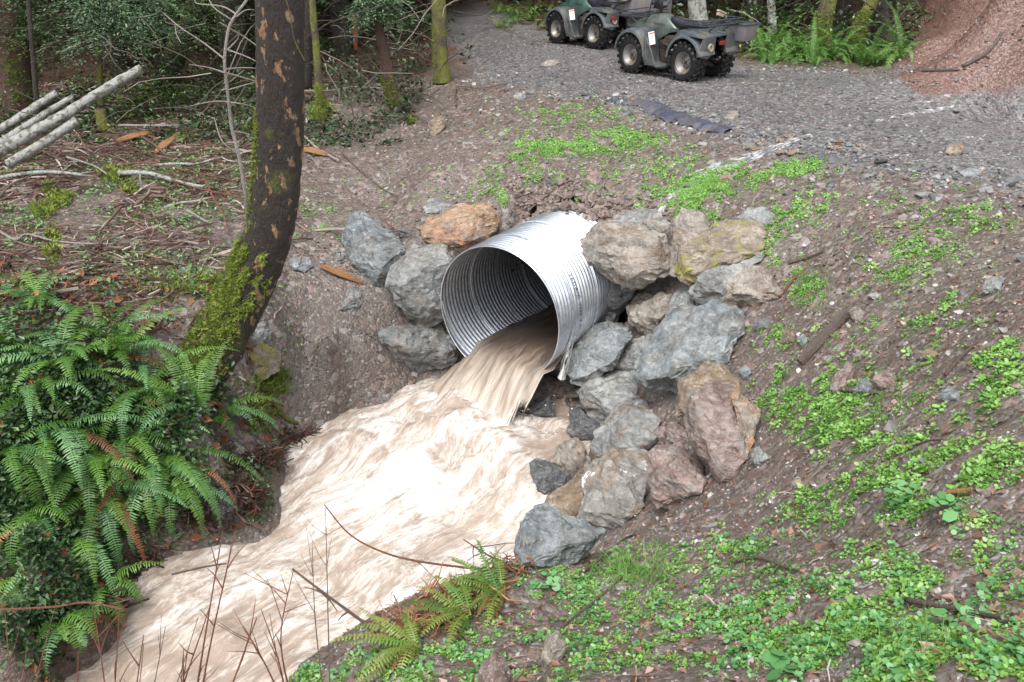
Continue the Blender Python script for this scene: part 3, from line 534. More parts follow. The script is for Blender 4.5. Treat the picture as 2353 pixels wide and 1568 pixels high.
BL = [
('A',[(215,210),(290,215),(340,320),(420,400),(600,470),(600,520),(480,690),(440,725),(330,705),(200,610),(120,480),(110,340),(150,240)],'rock_bluegrey','blue grey boulder with a pointed top, farthest left of the rocks around the pipe',[(335,500),(230,330)],.8),
('A',[(690,330),(830,230),(1010,160),(1130,165),(1270,150),(1310,220),(1310,350),(1250,430),(1100,500),(1000,500),(850,475),(720,420)],'rock_orange','orange and grey boulder perched above the left side of the pipe',[(1030,440),(1180,230),(800,350)],.75),
('A',[(620,490),(900,475),(970,570),(940,760),(900,1050),(780,1045),(580,970),(450,780),(450,700),(540,570)],'rock_grey','blocky grey boulder with rusty left face against the left side of the pipe',[(560,780),(740,790),(760,640)],.75),
('A',[(385,1150),(460,1090),(640,1045),(870,1080),(920,1150),(1010,1290),(980,1365),(740,1400),(560,1340),(480,1270),(400,1220)],'rock_grey','low rounded grey boulder left of the pipe outlet just above the foam',[(590,1250),(740,1260),(590,1130)],.8),
('A',[(730,170),(780,110),(900,115),(960,160),(900,220),(750,230)],'rock_grey','small grey brown rock half buried behind the orange boulder',[],.7),
('A',[(490,385),(560,345),(640,375),(640,412),(560,415)],'rock_dark','small dark flat stone between the pointed boulder and the orange boulder',[],.7),
('A',[(130,860),(190,775),(250,830),(270,920),(190,965),(100,960)],'rock_grey','small grey stone on the mud below the split wood splinter',[],.7),
('A',[(45,560),(90,505),(135,540),(130,590),(70,595)],'rock_bluegrey','small grey stone close left of the pointed blue grey boulder',[],.7),
('B',[(710,300),(840,210),(970,180),(1110,195),(1215,290),(1190,390),(1000,360),(800,340)],'rock_grey','flat topped grey boulder behind the big tan boulder right of the pipe',[],.8),
('B',[(480,460),(560,370),(640,300),(720,285),(1000,330),(1180,380),(1225,480),(1240,690),(1100,750),(900,735),(740,640),(620,590),(510,540)],'rock_tan','biggest tan boulder leaning on the top right side of the pipe',[(820,400),(930,690),(660,420)],.75),
('B',[(1225,700),(1215,480),(1260,230),(1330,180),(1420,190),(1530,270),(1500,400),(1380,600),(1250,710)],'rock_tan','narrow upright grey tan boulder wedged between the big tan and the mossy boulder',[(1330,400)],.6),
('B',[(1700,260),(1800,190),(1950,170),(2000,230),(1990,300),(1900,330),(1770,300)],'rock_grey','flat pale rock behind the mossy boulder at the top right of the pile',[],.6),
('B',[(1270,450),(1500,330),(1700,260),(1780,265),(1920,270),(1965,340),(1960,470),(1900,545),(1720,570),(1520,620),(1430,725),(1290,745),(1245,680),(1250,540)],'rock_mossy','long brown boulder with yellow moss at its right end',[(1300,500),(1580,500)],.65),
('B',[(560,760),(640,740),(720,660),(800,700),(880,760),(960,810),(900,920),(850,1005),(700,1045),(580,1010),(545,980),(560,860)],'rock_grey','grey boulder with dark underside touching the right wall of the pipe',[(770,850),(640,800)],.8),
('B',[(890,900),(960,840),(1100,820),(1230,850),(1230,950),(1160,1060),(1110,1130),(1000,1145),(890,1080),(875,960)],'rock_tan','layered tan boulder with a dark hollow right of the pipe',[(900,990),(1120,1030)],.7),
('B',[(1230,860),(1330,740),(1400,760),(1400,920),(1300,990),(1200,980)],'rock_grey','small grey wedge of rock between the layered tan and the pale boulder',[],.7),
('B',[(1380,760),(1420,660),(1540,570),(1680,560),(1910,540),(1900,590),(1760,640),(1690,740),(1640,900),(1500,930),(1400,890),(1355,830)],'rock_grey','pale grey boulder with a dark lower side below the mossy boulder',[(1420,740),(1590,830)],.7),
('B',[(1635,700),(1700,640),(1880,600),(1950,640),(2020,760),(2060,840),(1960,890),(1760,890),(1650,930),(1605,900)],'rock_tan','pinkish tan boulder with a ledge, farthest right of the upper pile',[(1690,840),(1860,830)],.7),
('B',[(800,1240),(960,1170),(1090,1150),(1060,1260),(980,1390),(780,1400)],'rock_grey','flat pale rock tucked under the left side of the big slab',[],.6),
('B',[(560,1100),(700,1050),(850,1060),(935,1160),(840,1260),(780,1380),(650,1450),(560,1530),(440,1530),(380,1440),(450,1330),(500,1180)],'rock_bluegrey','wet grey sloping boulder at the lower right of the pipe mouth',[(560,1250),(800,1150)],.6),
('C',[(1420,330),(1440,230),(1560,150),(1640,100),(1800,150),(1930,240),(1930,340),(1700,400),(1560,420),(1470,500),(1410,520)],'rock_brown','brown speckled boulder behind the tall red grey boulder',[(1500,260)],.7),
('B',[(1000,1260),(1130,1110),(1200,980),(1330,930),(1550,918),(1720,918),(1815,965),(1740,1060),(1670,1370),(1420,1380),(1330,1510),(1160,1545),(1020,1545),(930,1470),(960,1340)],'rock_bluegrey','largest flat blue grey slab with a rusty patch in the middle of the pile',[(1060,1480),(1300,1480),(1620,1300),(1690,980)],.55),
('C',[(650,330),(740,240),(940,150),(1090,150),(1120,300),(1140,380),(980,460),(930,540),(850,590),(760,530),(680,450)],'rock_grey','pale grey boulder littered with bark bits below the wet sloping boulder',[(860,430),(930,490),(740,330)],.7),
('C',[(1840,300),(1920,350),(2060,470),(2060,520),(2035,620),(1990,800),(1940,800),(1900,600),(1850,420)],'rock_orange','thin orange brown slab standing behind the right edge of the red grey boulder',[],.4),
('C',[(1440,540),(1500,340),(1640,260),(1740,250),(1840,300),(1930,430),(1990,600),(1960,740),(1970,850),(1850,960),(1790,1000),(1700,980),(1610,870),(1520,700)],'rock_red','tall red grey boulder with a pale foot on the right of the pile',[(1640,700),(1560,450),(1850,520)],.6),
('C',[(1330,700),(1350,570),(1420,540),(1490,620),(1520,710),(1420,740)],'rock_red','small crumbly red rock left of the tall red grey boulder',[],.7),
('C',[(1240,690),(1265,590),(1335,600),(1335,700)],'rock_red','tiny red rock between the grey wedge boulder and the crumbly red rock',[],.7),
('C',[(590,480),(660,445),(760,500),(845,600),(820,670),(720,700),(590,680)],'rock_dark','dark wet rock at the water edge under the pale littered boulder',[(700,560)],.7),
('C',[(365,220),(400,140),(470,160),(535,230),(500,265),(380,255)],'rock_dark','dark wet lump of rock in the spray right below the pipe',[],.8),
('C',[(245,380),(320,290),(440,250),(560,290),(590,345),(440,370),(300,410)],'rock_red','wet red brown rock in the water below the pipe mouth',[(330,330)],.7),
('C',[(158,510),(190,460),(340,400),(440,372),(490,430),(480,525),(200,540)],'rock_dark','flat angular dark stone standing in the muddy water',[(440,450),(220,500)],.7),
('C',[(755,790),(790,640),(950,480),(1040,390),(1130,360),(1200,420),(1310,560),(1300,650),(1200,770),(950,800),(870,830),(820,855),(765,855)],'rock_grey','wedge shaped grey boulder with a tan left face in the lower pile',[(1000,600),(1000,730),(1040,440)],.7),
('C',[(460,820),(540,700),(640,680),(710,720),(705,780),(760,860),(740,940),(620,960),(610,1000),(500,920),(450,880)],'rock_tan','pinkish tan rock with a sharp top at the water edge',[(590,800),(600,900)],.7),
('C',[(1180,800),(1240,740),(1430,720),(1500,760),(1600,880),(1655,1010),(1640,1085),(1460,1120),(1280,1225),(1210,1180),(1190,950)],'rock_red','round red brown boulder at the foot of the tall red grey boulder',[(1280,1000),(1440,1060),(1400,830)],.7),
('C',[(295,880),(340,845),(440,870),(500,900),(610,970),(595,1050),(480,1090),(400,1155),(320,1145),(290,1020)],'rock_dark','dark wet boulder with a grey fleck beside the white foam',[(400,1000)],.7),
('C',[(390,1190),(500,1080),(600,1010),(720,970),(800,1060),(760,1290),(580,1330),(440,1260)],'rock_brown','ochre brown boulder above the lowest slate boulder',[(560,1150)],.6),
('C',[(725,930),(780,850),(950,755),(1090,765),(1180,800),(1190,950),(1185,1100),(1175,1220),(1010,1350),(900,1390),(780,1360),(680,1290),(700,1130),(740,1060)],'rock_lichen','large grey boulder spotted with white lichen in the lower pile',[(840,1010),(890,1270),(900,850)],.65),
('D',[(1268,770),(1290,560),(1340,420),(1390,365),(1560,390),(1700,470),(1885,540),(1860,600),(1720,690),(1600,760),(1450,800),(1280,800)],'rock_bluegrey','smooth slate grey boulder nearest the viewer at the right water edge',[(1420,640),(1600,650),(1340,500)],.7),
('C',[(1970,860),(2040,750),(2135,850),(2060,895)],'rock_grey','small grey triangular stone right of the tall red grey boulder',[],.8),
('E',[(860,1420),(900,1300),(1030,1190),(1060,1230),(1040,1340),(960,1450)],'rock_red','wet red brown stone standing upright in the middle of the right slope',[(930,1330)],.6),
('E',[(1025,1420),(1120,1320),(1190,1370),(1205,1455),(1100,1475)],'rock_bluegrey','blue grey stone right beside the upright red brown stone',[],.6),
('E',[(1190,1340),(1260,1260),(1370,1290),(1385,1375),(1260,1425)],'rock_red','rounded brown stone to the right of the blue grey stone on the slope',[],.6),
('E',[(2020,645),(2100,545),(2215,560),(2170,655),(2060,685)],'rock_grey','grey stone alone high on the right slope near the picture edge',[],.6),
('E',[(1015,800),(1080,775),(1155,830),(1100,895),(1030,865)],'rock_tan','whitish tan stone at the head of the grey stick on the slope',[],.6),
('E',[(1150,695),(1220,665),(1292,710),(1220,724)],'rock_lichen','flat whitish stone above the whitish tan stone on the slope',[],.6),
('E',[(1700,1460),(1780,1385),(1875,1440),(1850,1505),(1740,1512)],'rock_bluegrey','pale blue grey flat stone on the lower right slope',[],.6),
('E',[(1540,1130),(1640,1095),(1705,1150),(1620,1195)],'rock_brown','olive brown flat stone below the green patch on the right slope',[],.5),
('E',[(160,1260),(230,1225),(275,1290),(210,1345)],'rock_bluegrey','small bluish stone just right of the brown speckled boulder',[],.7),
('E',[(615,1020),(660,985),(712,1040),(668,1085)],'rock_bluegrey','small dark bluish stone among pebbles right of the big slab',[],.7),
('E',[(490,1010),(540,950),(610,1000),(590,1060),(500,1060)],'rock_brown','brown stone among the pebbles nearest the big slab',[],.7),
('E',[(260,930),(310,860),(400,880),(395,950),(300,970)],'rock_grey','layered grey stone at the upper corner of the big slab',[],.7),
('E',[(155,930),(190,870),(255,880),(250,945),(180,960)],'rock_red','reddish stone tucked at the right corner of the big slab',[],.7),
('F',[(983,300),(985,280),(1000,266),(1020,268),(1025,285),(1010,308),(993,316)],'rock_brown','smooth round brown stone below the mossy tree trunks',[],.8),
('F',[(1348,412),(1352,392),(1368,388),(1383,402),(1384,420),(1366,428)],'rock_red','reddish stone on the green bank above the pipe',[],.7),
('F',[(1250,424),(1256,412),(1270,412),(1275,424),(1262,430)],'rock_dark','small dark stone left of the reddish stone above the pipe',[],.7),
('F',[(1240,150),(1256,138),(1282,137),(1285,145),(1262,155)],'rock_tan','flat tan stone on the gravel left of the vehicles',[],.6),
('F',[(1180,222),(1188,210),(1206,214),(1208,226),(1194,232)],'rock_grey','grey stone at the lower edge of the gravel above the green bank',[],.7),
('F',[(1662,272),(1676,256),(1694,254),(1700,266),(1684,276)],'rock_tan','tan stone beside the black fabric at the road edge',[],.7),
('F',[(2170,350),(2185,330),(2212,330),(2218,346),(2195,360)],'rock_brown','brown stone on the road edge at the right of the cobbles',[],.6),
('F',[(2205,395),(2230,385),(2260,392),(2255,404),(2215,408)],'rock_bluegrey','blue green flat stone below the brown stone at the road edge',[],.6),
('F',[(575,790),(590,745),(610,740),(626,762),(618,782),(600,795)],'rock_grey','pale grey stone at the foot of the leaning mossy tree',[],.6),
('F',[(545,845),(565,800),(610,790),(650,815),(640,850),(590,870)],'rock_mossy','moss covered rock on the bank under the leaning tree',[],.6),
('F',[(660,600),(680,588),(712,592),(720,612),(700,625),(672,620)],'rock_bluegrey','grey stone right of the leaning tree trunk on the mud slope',[],.7),
('F',[(150,575),(170,560),(185,565),(180,580),(160,585)],'rock_dark','small dark stone on the muddy patch at the far left',[],.7),
('F',[(1242,1510),(1255,1460),(1285,1450),(1302,1480),(1290,1520),(1262,1530)],'rock_tan','brownish tan stone in the plants at the bottom middle',[],.7),
('F',[(1095,1568),(1105,1520),(1140,1495),(1165,1515),(1175,1568),(1130,1600)],'rock_red','dark red rotten lump at the bottom edge among green seedlings',[],.7),
('F',[(1360,1120),(1330,1150),(1345,1180),(1390,1170)],'rock_dark','small dark chock stone between the ochre and the dark wet boulder',[],.7),
('F',[(470,1180),(490,1125),(530,1110),(560,1140),(550,1175),(510,1195)],'rock_dark','dark wet rock on the left water edge under the fern',[],.7)]
DOFF = {'biggest tan': -.75, 'flat topped grey': -.3, 'touching the right wall': -.35, 'lower right of the pipe mouth': -.3, 'narrow upright': -.3, 'against the left side': -.15}
for i, q in enumerate(BL):
    c_, ol, mt, lb, rdg, dp = q; big = max(np.ptp(np.array(cv(c_, ol)), 0)) > 60
    boulder('boulder' if big else 'stone', c_, ol, mt, lb, 'boulder' if big else 'stone', rdg, dp, seed=i + 1, doff=next((v for k_, v in DOFF.items() if k_ in lb), 0))
# road edge cobbles: one mesh each, nothing tells them apart
cobp = []
for k in range(34):
    u = random.uniform(1690, 1990); cobp.append((u, 318 + (u - 1690) * .12 + random.uniform(-18, 26), random.uniform(.05, .11)))
for k in range(20): u = random.uniform(1390, 1660); cobp.append((u, 222 + (u - 1390) * .2 + random.uniform(-10, 6), random.uniform(.04, .09)))
for k in range(26): u = random.uniform(2000, 2350); cobp.append((u, 385 + (u - 2000) * .1 + random.uniform(-30, 30), random.uniform(.03, .07)))
def ico(sub, seed, sq=(1, .8, .6), n_=.25):
    bm = bmesh.new(); bmesh.ops.create_icosphere(bm, subdivisions=sub, radius=.5)
    P = np.array([v.co for v in bm.verts]); d = fbm(P * 2.2 + seed * 5.1, 2, seed); cl = 1 - n_ * .6 * np.maximum(0, np.abs(P[:, 0]) * 2 - .72)
    P = P * (1 + d[:, None] * n_ * 1.6) * cl[:, None] * np.array(sq); Fc = np.array([[v.index for v in f.verts] for f in bm.faces]); bm.free(); return P, Fc
for k, (u, v, s) in enumerate(cobp):
    P, Fc = ico(3, k, (random.uniform(.9, 1.3), random.uniform(.7, 1), random.uniform(.5, .8)), .45); g = G(u, v)
    o = np_mesh('cobble', P * s, Fc, M[random.choice(['rock_grey', 'rock_bluegrey', 'rock_tan', 'rock_grey', 'rock_brown'])], False); o.location = g + [0, 0, s * .15]; o.rotation_euler = (0, 0, random.uniform(0, 6))
    o.data.polygons.foreach_set('use_smooth', [True] * len(o.data.polygons)); o.data.set_sharp_from_angle(angle=R(24))
    tag(o, 'small loose cobble lying along the lower edge of the gravel road', 'stone', 'cobbles along the lower road edge')
# ------------------------------------------------------------ the leaning alder in front
def fixed_tree(name, path, mat, label, y=None, seg=14, wob=.05, group=None, cat='tree', extra=()):
    """path: (col, row, y distance, radius)"""
    P = smooth_path([np.r_[aty(a, b_, c_), r_] for a, b_, c_, r_ in path], 8)
    e = tag(empty(name, P[0][:3]), label, cat, group); bm_ = MB(); n0 = len(P)
    bm_.tube(P[:, :3], P[:, 3], seg, True, wob); o = bm_.build('trunk', M[mat], None, ang=180); under(o, e); return e, P
ald, AP = fixed_tree('leaning_alder', [(440,880,7.5,.42),(470,830,7.55,.33),(505,765,7.6,.275),(545,700,7.65,.25),(588,620,7.7,.225),(620,530,7.72,.212),(634,440,7.74,.208),(643,300,7.75,.204),(644,150,7.75,.203),(643,0,7.75,.20),(640,-200,7.75,.19),(636,-700,7.7,.15)], 'bark_alder', 'dark alder trunk with peeling orange patches, mossy at its curved foot', seg=28, wob=.03)
# ivy like stem running up the trunk
b = MB(); b.tube(smooth_path([aty(652, -20, 7.50), aty(668, 40, 7.51), aty(676, 90, 7.53), aty(700, 140, 7.60)], 6), .006, 6); under(b.build('vine', M['bark_mossy']), ald)
quad = (np.array([[-.5, 0, 0], [0, -.32, .12], [.5, 0, 0], [0, .32, .12]]), np.array([[0, 1, 2, 3]]))
def tuft(seed, n_=7, l=1., up=.9, w_=.12):
    r = np.random.default_rng(seed); V = []; F = []
    for k in range(n_):
        a = r.uniform(0, 6.28); d = np.array([math.cos(a), math.sin(a), 0]); s = np.array([-d[1], d[0], 0]) * w_ * l; tip = d * r.uniform(.3, .9) * l + [0, 0, up * l * r.uniform(.4, 1)]
        m_2 = tip * .55 + np.array([0, 0, .12 * l]); i = len(V); V += [-s * .5, s * .5, m_2 + s * .6, m_2 - s * .6, tip - s * .1, tip + s * .1]; F += [[i, i + 1, i + 2, i + 3], [i + 3, i + 2, i + 5, i + 4]]
    return np.array(V), np.array(F)
tufts = [tuft(k) for k in range(4)]
def moss_on(P, n_, rng_t, ang, scale, parent, name='moss', zside=None, dens=None):
    """tufts on a trunk path P(x,y,z,r); ang: angles around (0=+x, 90=toward viewer)"""
    pos = []; nr = []
    for _ in range(n_):
        t_ = random.uniform(*rng_t); i = int(t_ * (len(P) - 1)); f = t_ * (len(P) - 1) - i; p = P[i] * (1 - f) + P[min(i + 1, len(P) - 1)] * f
        a = R(random.gauss(*ang)); nn = np.array([math.cos(a), -math.sin(a), random.uniform(-.1, .3)])
        if dens is not None and perlin(np.array([t_ * 14, a * 2.5]), 3) < dens(t_): continue
        pos.append(p[:3] + nn * p[3] * .97 + np.random.normal(0, .006, 3)); nr.append(nn / np.linalg.norm(nn))
    pos = np.array(pos); o = scatter(name, tufts, pos, rng.uniform(.5, 1.3, len(pos)) * scale, M['moss'], .5, np.array(nr)); return under(o, parent)
moss_on(AP, 20000, (0, .42), (145, 36), .05, ald, dens=lambda t_: -.6 + t_ * 1.8)
moss_on(AP, 3500, (.0, .34), (105, 30), .03, ald, dens=lambda t_: .1 + t_ * .8)
moss_on(AP, 2600, (.34, .66), (168, 18), .03, ald, dens=lambda t_: .0)
# ------------------------------------------------------------ ferns
def frond(base, az, L, e0, droop, wid, seed, tip_curl=0):
    r = random.Random(seed); n_ = max(22, int(L / .021)); p = Vector(base); el = e0; P = []; V = []; F = []
    for i in range(n_ + 1):
        P.append(p.copy()); st = L / n_; p = p + Vector((math.cos(az) * math.cos(el), math.sin(az) * math.cos(el), math.sin(el))) * st; el -= droop / n_ * (1 + .8 * i / n_); az += tip_curl / n_
    for i in range(n_):
        a, b_ = P[i], P[i + 1]; t_ = (b_ - a).normalized(); s = t_.cross(Vector((0, 0, 1))).normalized() if abs(t_.z) < .98 else Vector((math.sin(az), -math.cos(az), 0)); u_ = s.cross(t_)
        rw = .0035 * (1 - i / n_) + .001; k = len(V); V += [a - s * rw, a + s * rw, b_ + s * rw, b_ - s * rw]; F.append((k, k + 1, k + 2, k + 3))
        if i < 2: continue
        f = (i - 2) / (n_ - 2); l = wid * (min(1, (f + .12) / .3) ** .6) * (1 - max(0, f - .35) / .66) ** .8 + .004
        for h_ in (0,):
            c0 = a.lerp(b_, h_)
            for sg in (-1, 1):
                ll = l * r.uniform(.72, 1.12) * (.25 if r.random() < .04 else 1); d = (s * sg + t_ * r.uniform(.12, .42) - u_ * (.1 + r.uniform(-.12, .3))).normalized(); wv = t_ * (st * .30)
                m1 = c0 + d * ll * .6 + u_ * ll * .05; tp = c0 + d * ll - u_ * ll * .1; k = len(V)
                V += [c0 - wv * .7, c0 + wv * .7, m1 + wv, m1 - wv, tp + wv * .15, tp - wv * .15]; F += [(k, k + 1, k + 2, k + 3), (k + 3, k + 2, k + 4, k + 5)]
    return np.array(V), np.array(F)
def fern(loc, n_, L, label, mats=('fern', 'fern', 'fern', 'fern_blue'), azr=(0, 6.283), e0=(.5, 1.2), droop=(1.2, 2.2), wid=.075, group=None, seed=1, dead=0, name='sword_fern'):
    e = tag(empty(name, loc), label, 'fern', group); r = random.Random(seed)
    for k in range(n_ + dead):
        dd = k >= n_; az = azr[0] + (azr[1] - azr[0]) * (k + r.uniform(0, .8)) / max(1, n_) if not dd else r.uniform(*azr)
        V, F = frond((r.uniform(-.03, .03), r.uniform(-.03, .03), 0), az, L * r.uniform(.55, 1.25), r.uniform(*e0) * (.4 if dd else 1.12), r.uniform(*droop) * r.choice((.6, .85, 1, 1.15)) * (1.3 if dd else 1), wid * r.uniform(.85, 1.15) * (.7 if dd else 1), seed * 31 + k, r.uniform(-.5, .5))
        np_mesh('frond', V, F, M['fern_dead' if dd else r.choice(mats)], False, {'rnd': ('FLOAT', np.full(len(V), r.random()))}, e)
    return e
FN = [ # col,row, fronds, length, label, dead, azimuth range(deg), elev
((455,955),8,.78,'tall sword fern leaning on the foot of the mossy alder',2,(60,250),(.7,1.35)),
((500,960),4,.62,'sword fern frond clump arching right over the stream bank under the alder',0,(-50,20),(.5,.9)),
((330,905),13,.85,'big sword fern with long arching fronds in the middle of the left bank',3,(0,360),(.35,1.2)),
((150,850),12,.8,'sword fern with pale fronds at the upper left of the fern bank',1,(0,360),(.35,1.2)),
((20,810),9,.7,'sword fern at the left picture edge beside the mossy ground',1,(0,360),(.4,1.2)),
((120,1000),12,.8,'drooping sword fern low on the left bank above the dark hollow',3,(170,370),(.1,.8)),
((15,1040),9,.75,'sword fern low at the left picture edge',2,(180,400),(.1,.9)),
((370,1060),12,.85,'sword fern hanging its fronds down toward the foam',5,(200,360),(-.1,.7)),
((240,1130),11,.8,'sword fern with yellow green stems hanging over the brown water',5,(210,340),(-.1,.6)),
((180,1230),10,.7,'lowest sword fern trailing in the water at the lower left',5,(220,330),(-.2,.4)),
((60,1180),8,.6,'dark sword fern in the hollow at the lower left edge',3,(190,360),(.1,.8)),
((250,760),8,.55,'small sword fern behind the big one on the left bank',0,(0,360),(.4,1.1)),
((90,700),11,.6,'fern at the upper edge of the left fern bank beside the picture edge',0,(0,360),(.4,1.2)),
((270,830),12,.8,'sword fern with upright fronds between the two largest ferns',1,(0,360),(.5,1.3)),
((80,920),12,.85,'broad sword fern in the middle of the far left bank',2,(0,360),(.2,1.1)),
((300,1010),11,.75,'sword fern with downward fronds in the centre of the left bank',2,(150,400),(.1,1.0)),
((410,1110),8,.55,'small sword fern low beside the dark wet rock at the water edge',2,(180,360),(.1,.9)),
((200,1060),10,.7,'fern with trailing fronds above the yellow stemmed one',3,(170,370),(.1,.8)),
((40,1400),9,.5,'trailing fern at the bottom of the left bank near the corner',3,(200,400),(.1,.9)),
((150,1440),9,.5,'fern hanging in the water at the bottom left above the red stems',3,(200,400),(.1,.9)),
((230,1350),9,.5,'fern at the water edge right of the trailing ferns',3,(200,380),(.1,.9)),
((60,1330),6,.45,'small trailing fern at the lower left beside the side trickle',2,(200,350),(.1,.7))]
for i, (uv, n_, L, lb, dd, az, el) in enumerate(FN):
    fern(G(*uv), int(n_ * 1.6), L, lb, azr=(R(az[0]), R(az[1])), e0=el, seed=i + 3, dead=dd, wid=.085, droop=(1.1, 2.2))
for i, (uv, lb) in enumerate([((1150,1375),'yellowing sword fern drooping over the near bank above the foam'), ((1070,1430),'trampled yellow green fern at the edge of the near bank'), ((960,1500),'pale fern fronds at the bottom edge left of the seedlings')]):
    g = G(*uv); fern(g + [0, 0, .05], 26, .36, lb, ('fern_yellow', 'fern', 'fern_yellow', 'fern_yellow'), (R(90), R(260)), (-.2, .75), (.5, 1.5), .036, seed=60 + i, dead=9)
for i in range(30):
    u = [1745,1770,1800,1830,1860,1890,1920,1950,1985,2010,2035,2060][i % 12] + random.uniform(-12, 12); yy = random.uniform(15.9, 18.2); p = aty(u, 140, yy); z = H(p[0], yy)
    fern((p[0], yy, z), 9, random.uniform(.7, 1.15), 'bright green sword fern in the verge behind the road on the right', ('fern', 'fern', 'fern_lime'), e0=(.6, 1.4), wid=.085, seed=100 + i, group='ferns along the far road verge')
for i in range(12):
    u = random.uniform(1130, 1290); yy = random.uniform(20, 23); p = aty(u, 60, yy); fern((p[0], yy, H(p[0], yy)), 8, .55, 'sword fern in the verge behind the farther quad bike', ('fern', 'fern_yellow'), e0=(.5, 1.2), wid=.08, seed=140 + i, group='ferns behind the farther quad bike')
# ------------------------------------------------------------ quad bikes (x forward, y left)
def wheel(par, x, y, side, wd, rr=.315):
    b = MB(); hw = wd / 2; b.lathe([(.155, -hw * .75), (.19, -hw), (.25, -hw * 1.02), (rr - .03, -hw * .85), (rr - .012, -hw * .5), (rr - .012, hw * .5), (rr - .03, hw * .85), (.25, hw * 1.02), (.19, hw), (.155, hw * .75), (.155, -hw * .75)], (0, 0, 0), 'y', 40)
    for k in range(18):
        for sg in (-1, 1):
            a = 2 * math.pi * (k + (.5 if sg > 0 else 0)) / 18; c = (math.cos(a) * (rr - .005), sg * hw * .52, math.sin(a) * (rr - .005))
            rt = Matrix.Rotation(-a, 3, 'Y') @ Matrix.Rotation(sg * .45, 3, 'X'); b.box(c, (.034, hw * .95, .042), rt, .8)
            c = (math.cos(a) * (rr - .035), sg * hw * .97, math.sin(a) * (rr - .035)); b.box(c, (.05, .03, .04), Matrix.Rotation(-a, 3, 'Y'), 1)
    t_ = b.build('tyre', M['rubber'], par); t_.location = (x, y, rr - .012)
    b = MB(); o = side; b.lathe([(.0, o * hw * .25), (.03, o * hw * .30), (.06, o * hw * .22), (.095, o * hw * .10), (.11, o * hw * .35), (.145, o * hw * .62), (.163, o * hw * .86), (.172, o * hw * .86), (.172, o * hw * .7), (.15, o * hw * .45), (.12, 0), (.15, -o * hw * .5), (.17, -o * hw * .86)], (0, 0, 0), 'y', 32)
    for k in range(8): a = math.pi * k / 4; b.lathe([(0, o * hw * .34), (.011, o * hw * .34), (.011, o * hw * .1)], (.066 * math.cos(a), 0, .066 * math.sin(a)), 'y', 8)
    r_ = b.build('rim', M['rim_steel'], t_)
    b = MB()
    for k in range(4): a = math.pi * (k + .5) / 2; b.lathe([(0, o * hw * .36), (.009, o * hw * .36), (.009, o * hw * .2)], (.04 * math.cos(a), 0, .04 * math.sin(a)), 'y', 6)
    b.lathe([(0, o * hw * .46), (.022, o * hw * .43), (.028, o * hw * .2)], (0, 0, 0), 'y', 14); b.build('hub_cap', M['engine'], t_)
def fender(cx, cz, r, a0, a1, y0, y1, thick=.03, flare=.03, flat_=0):
    secs = []
    for k in range(15):
        a = R(a0 + (a1 - a0) * k / 14); m = math.sin(max(a, 0)) if flat_ else 0
        ro = r + thick + flat_ * abs(math.cos(a)) * .0; x, z = math.cos(a), math.sin(a)
        def P(rad, y): return (cx + x * rad, y, cz + z * rad)
        sg = 1 if y1 > 0 else -1
        secs.append([P(r, y0), P(r, y1), P(r - .025, y1 + sg * .012), P(r - .02, y1 + sg * .03), P(ro * .985, y1 + sg * .02), P(ro + .012, y1 - sg * .04), P(ro + .02, y0)])
    return secs
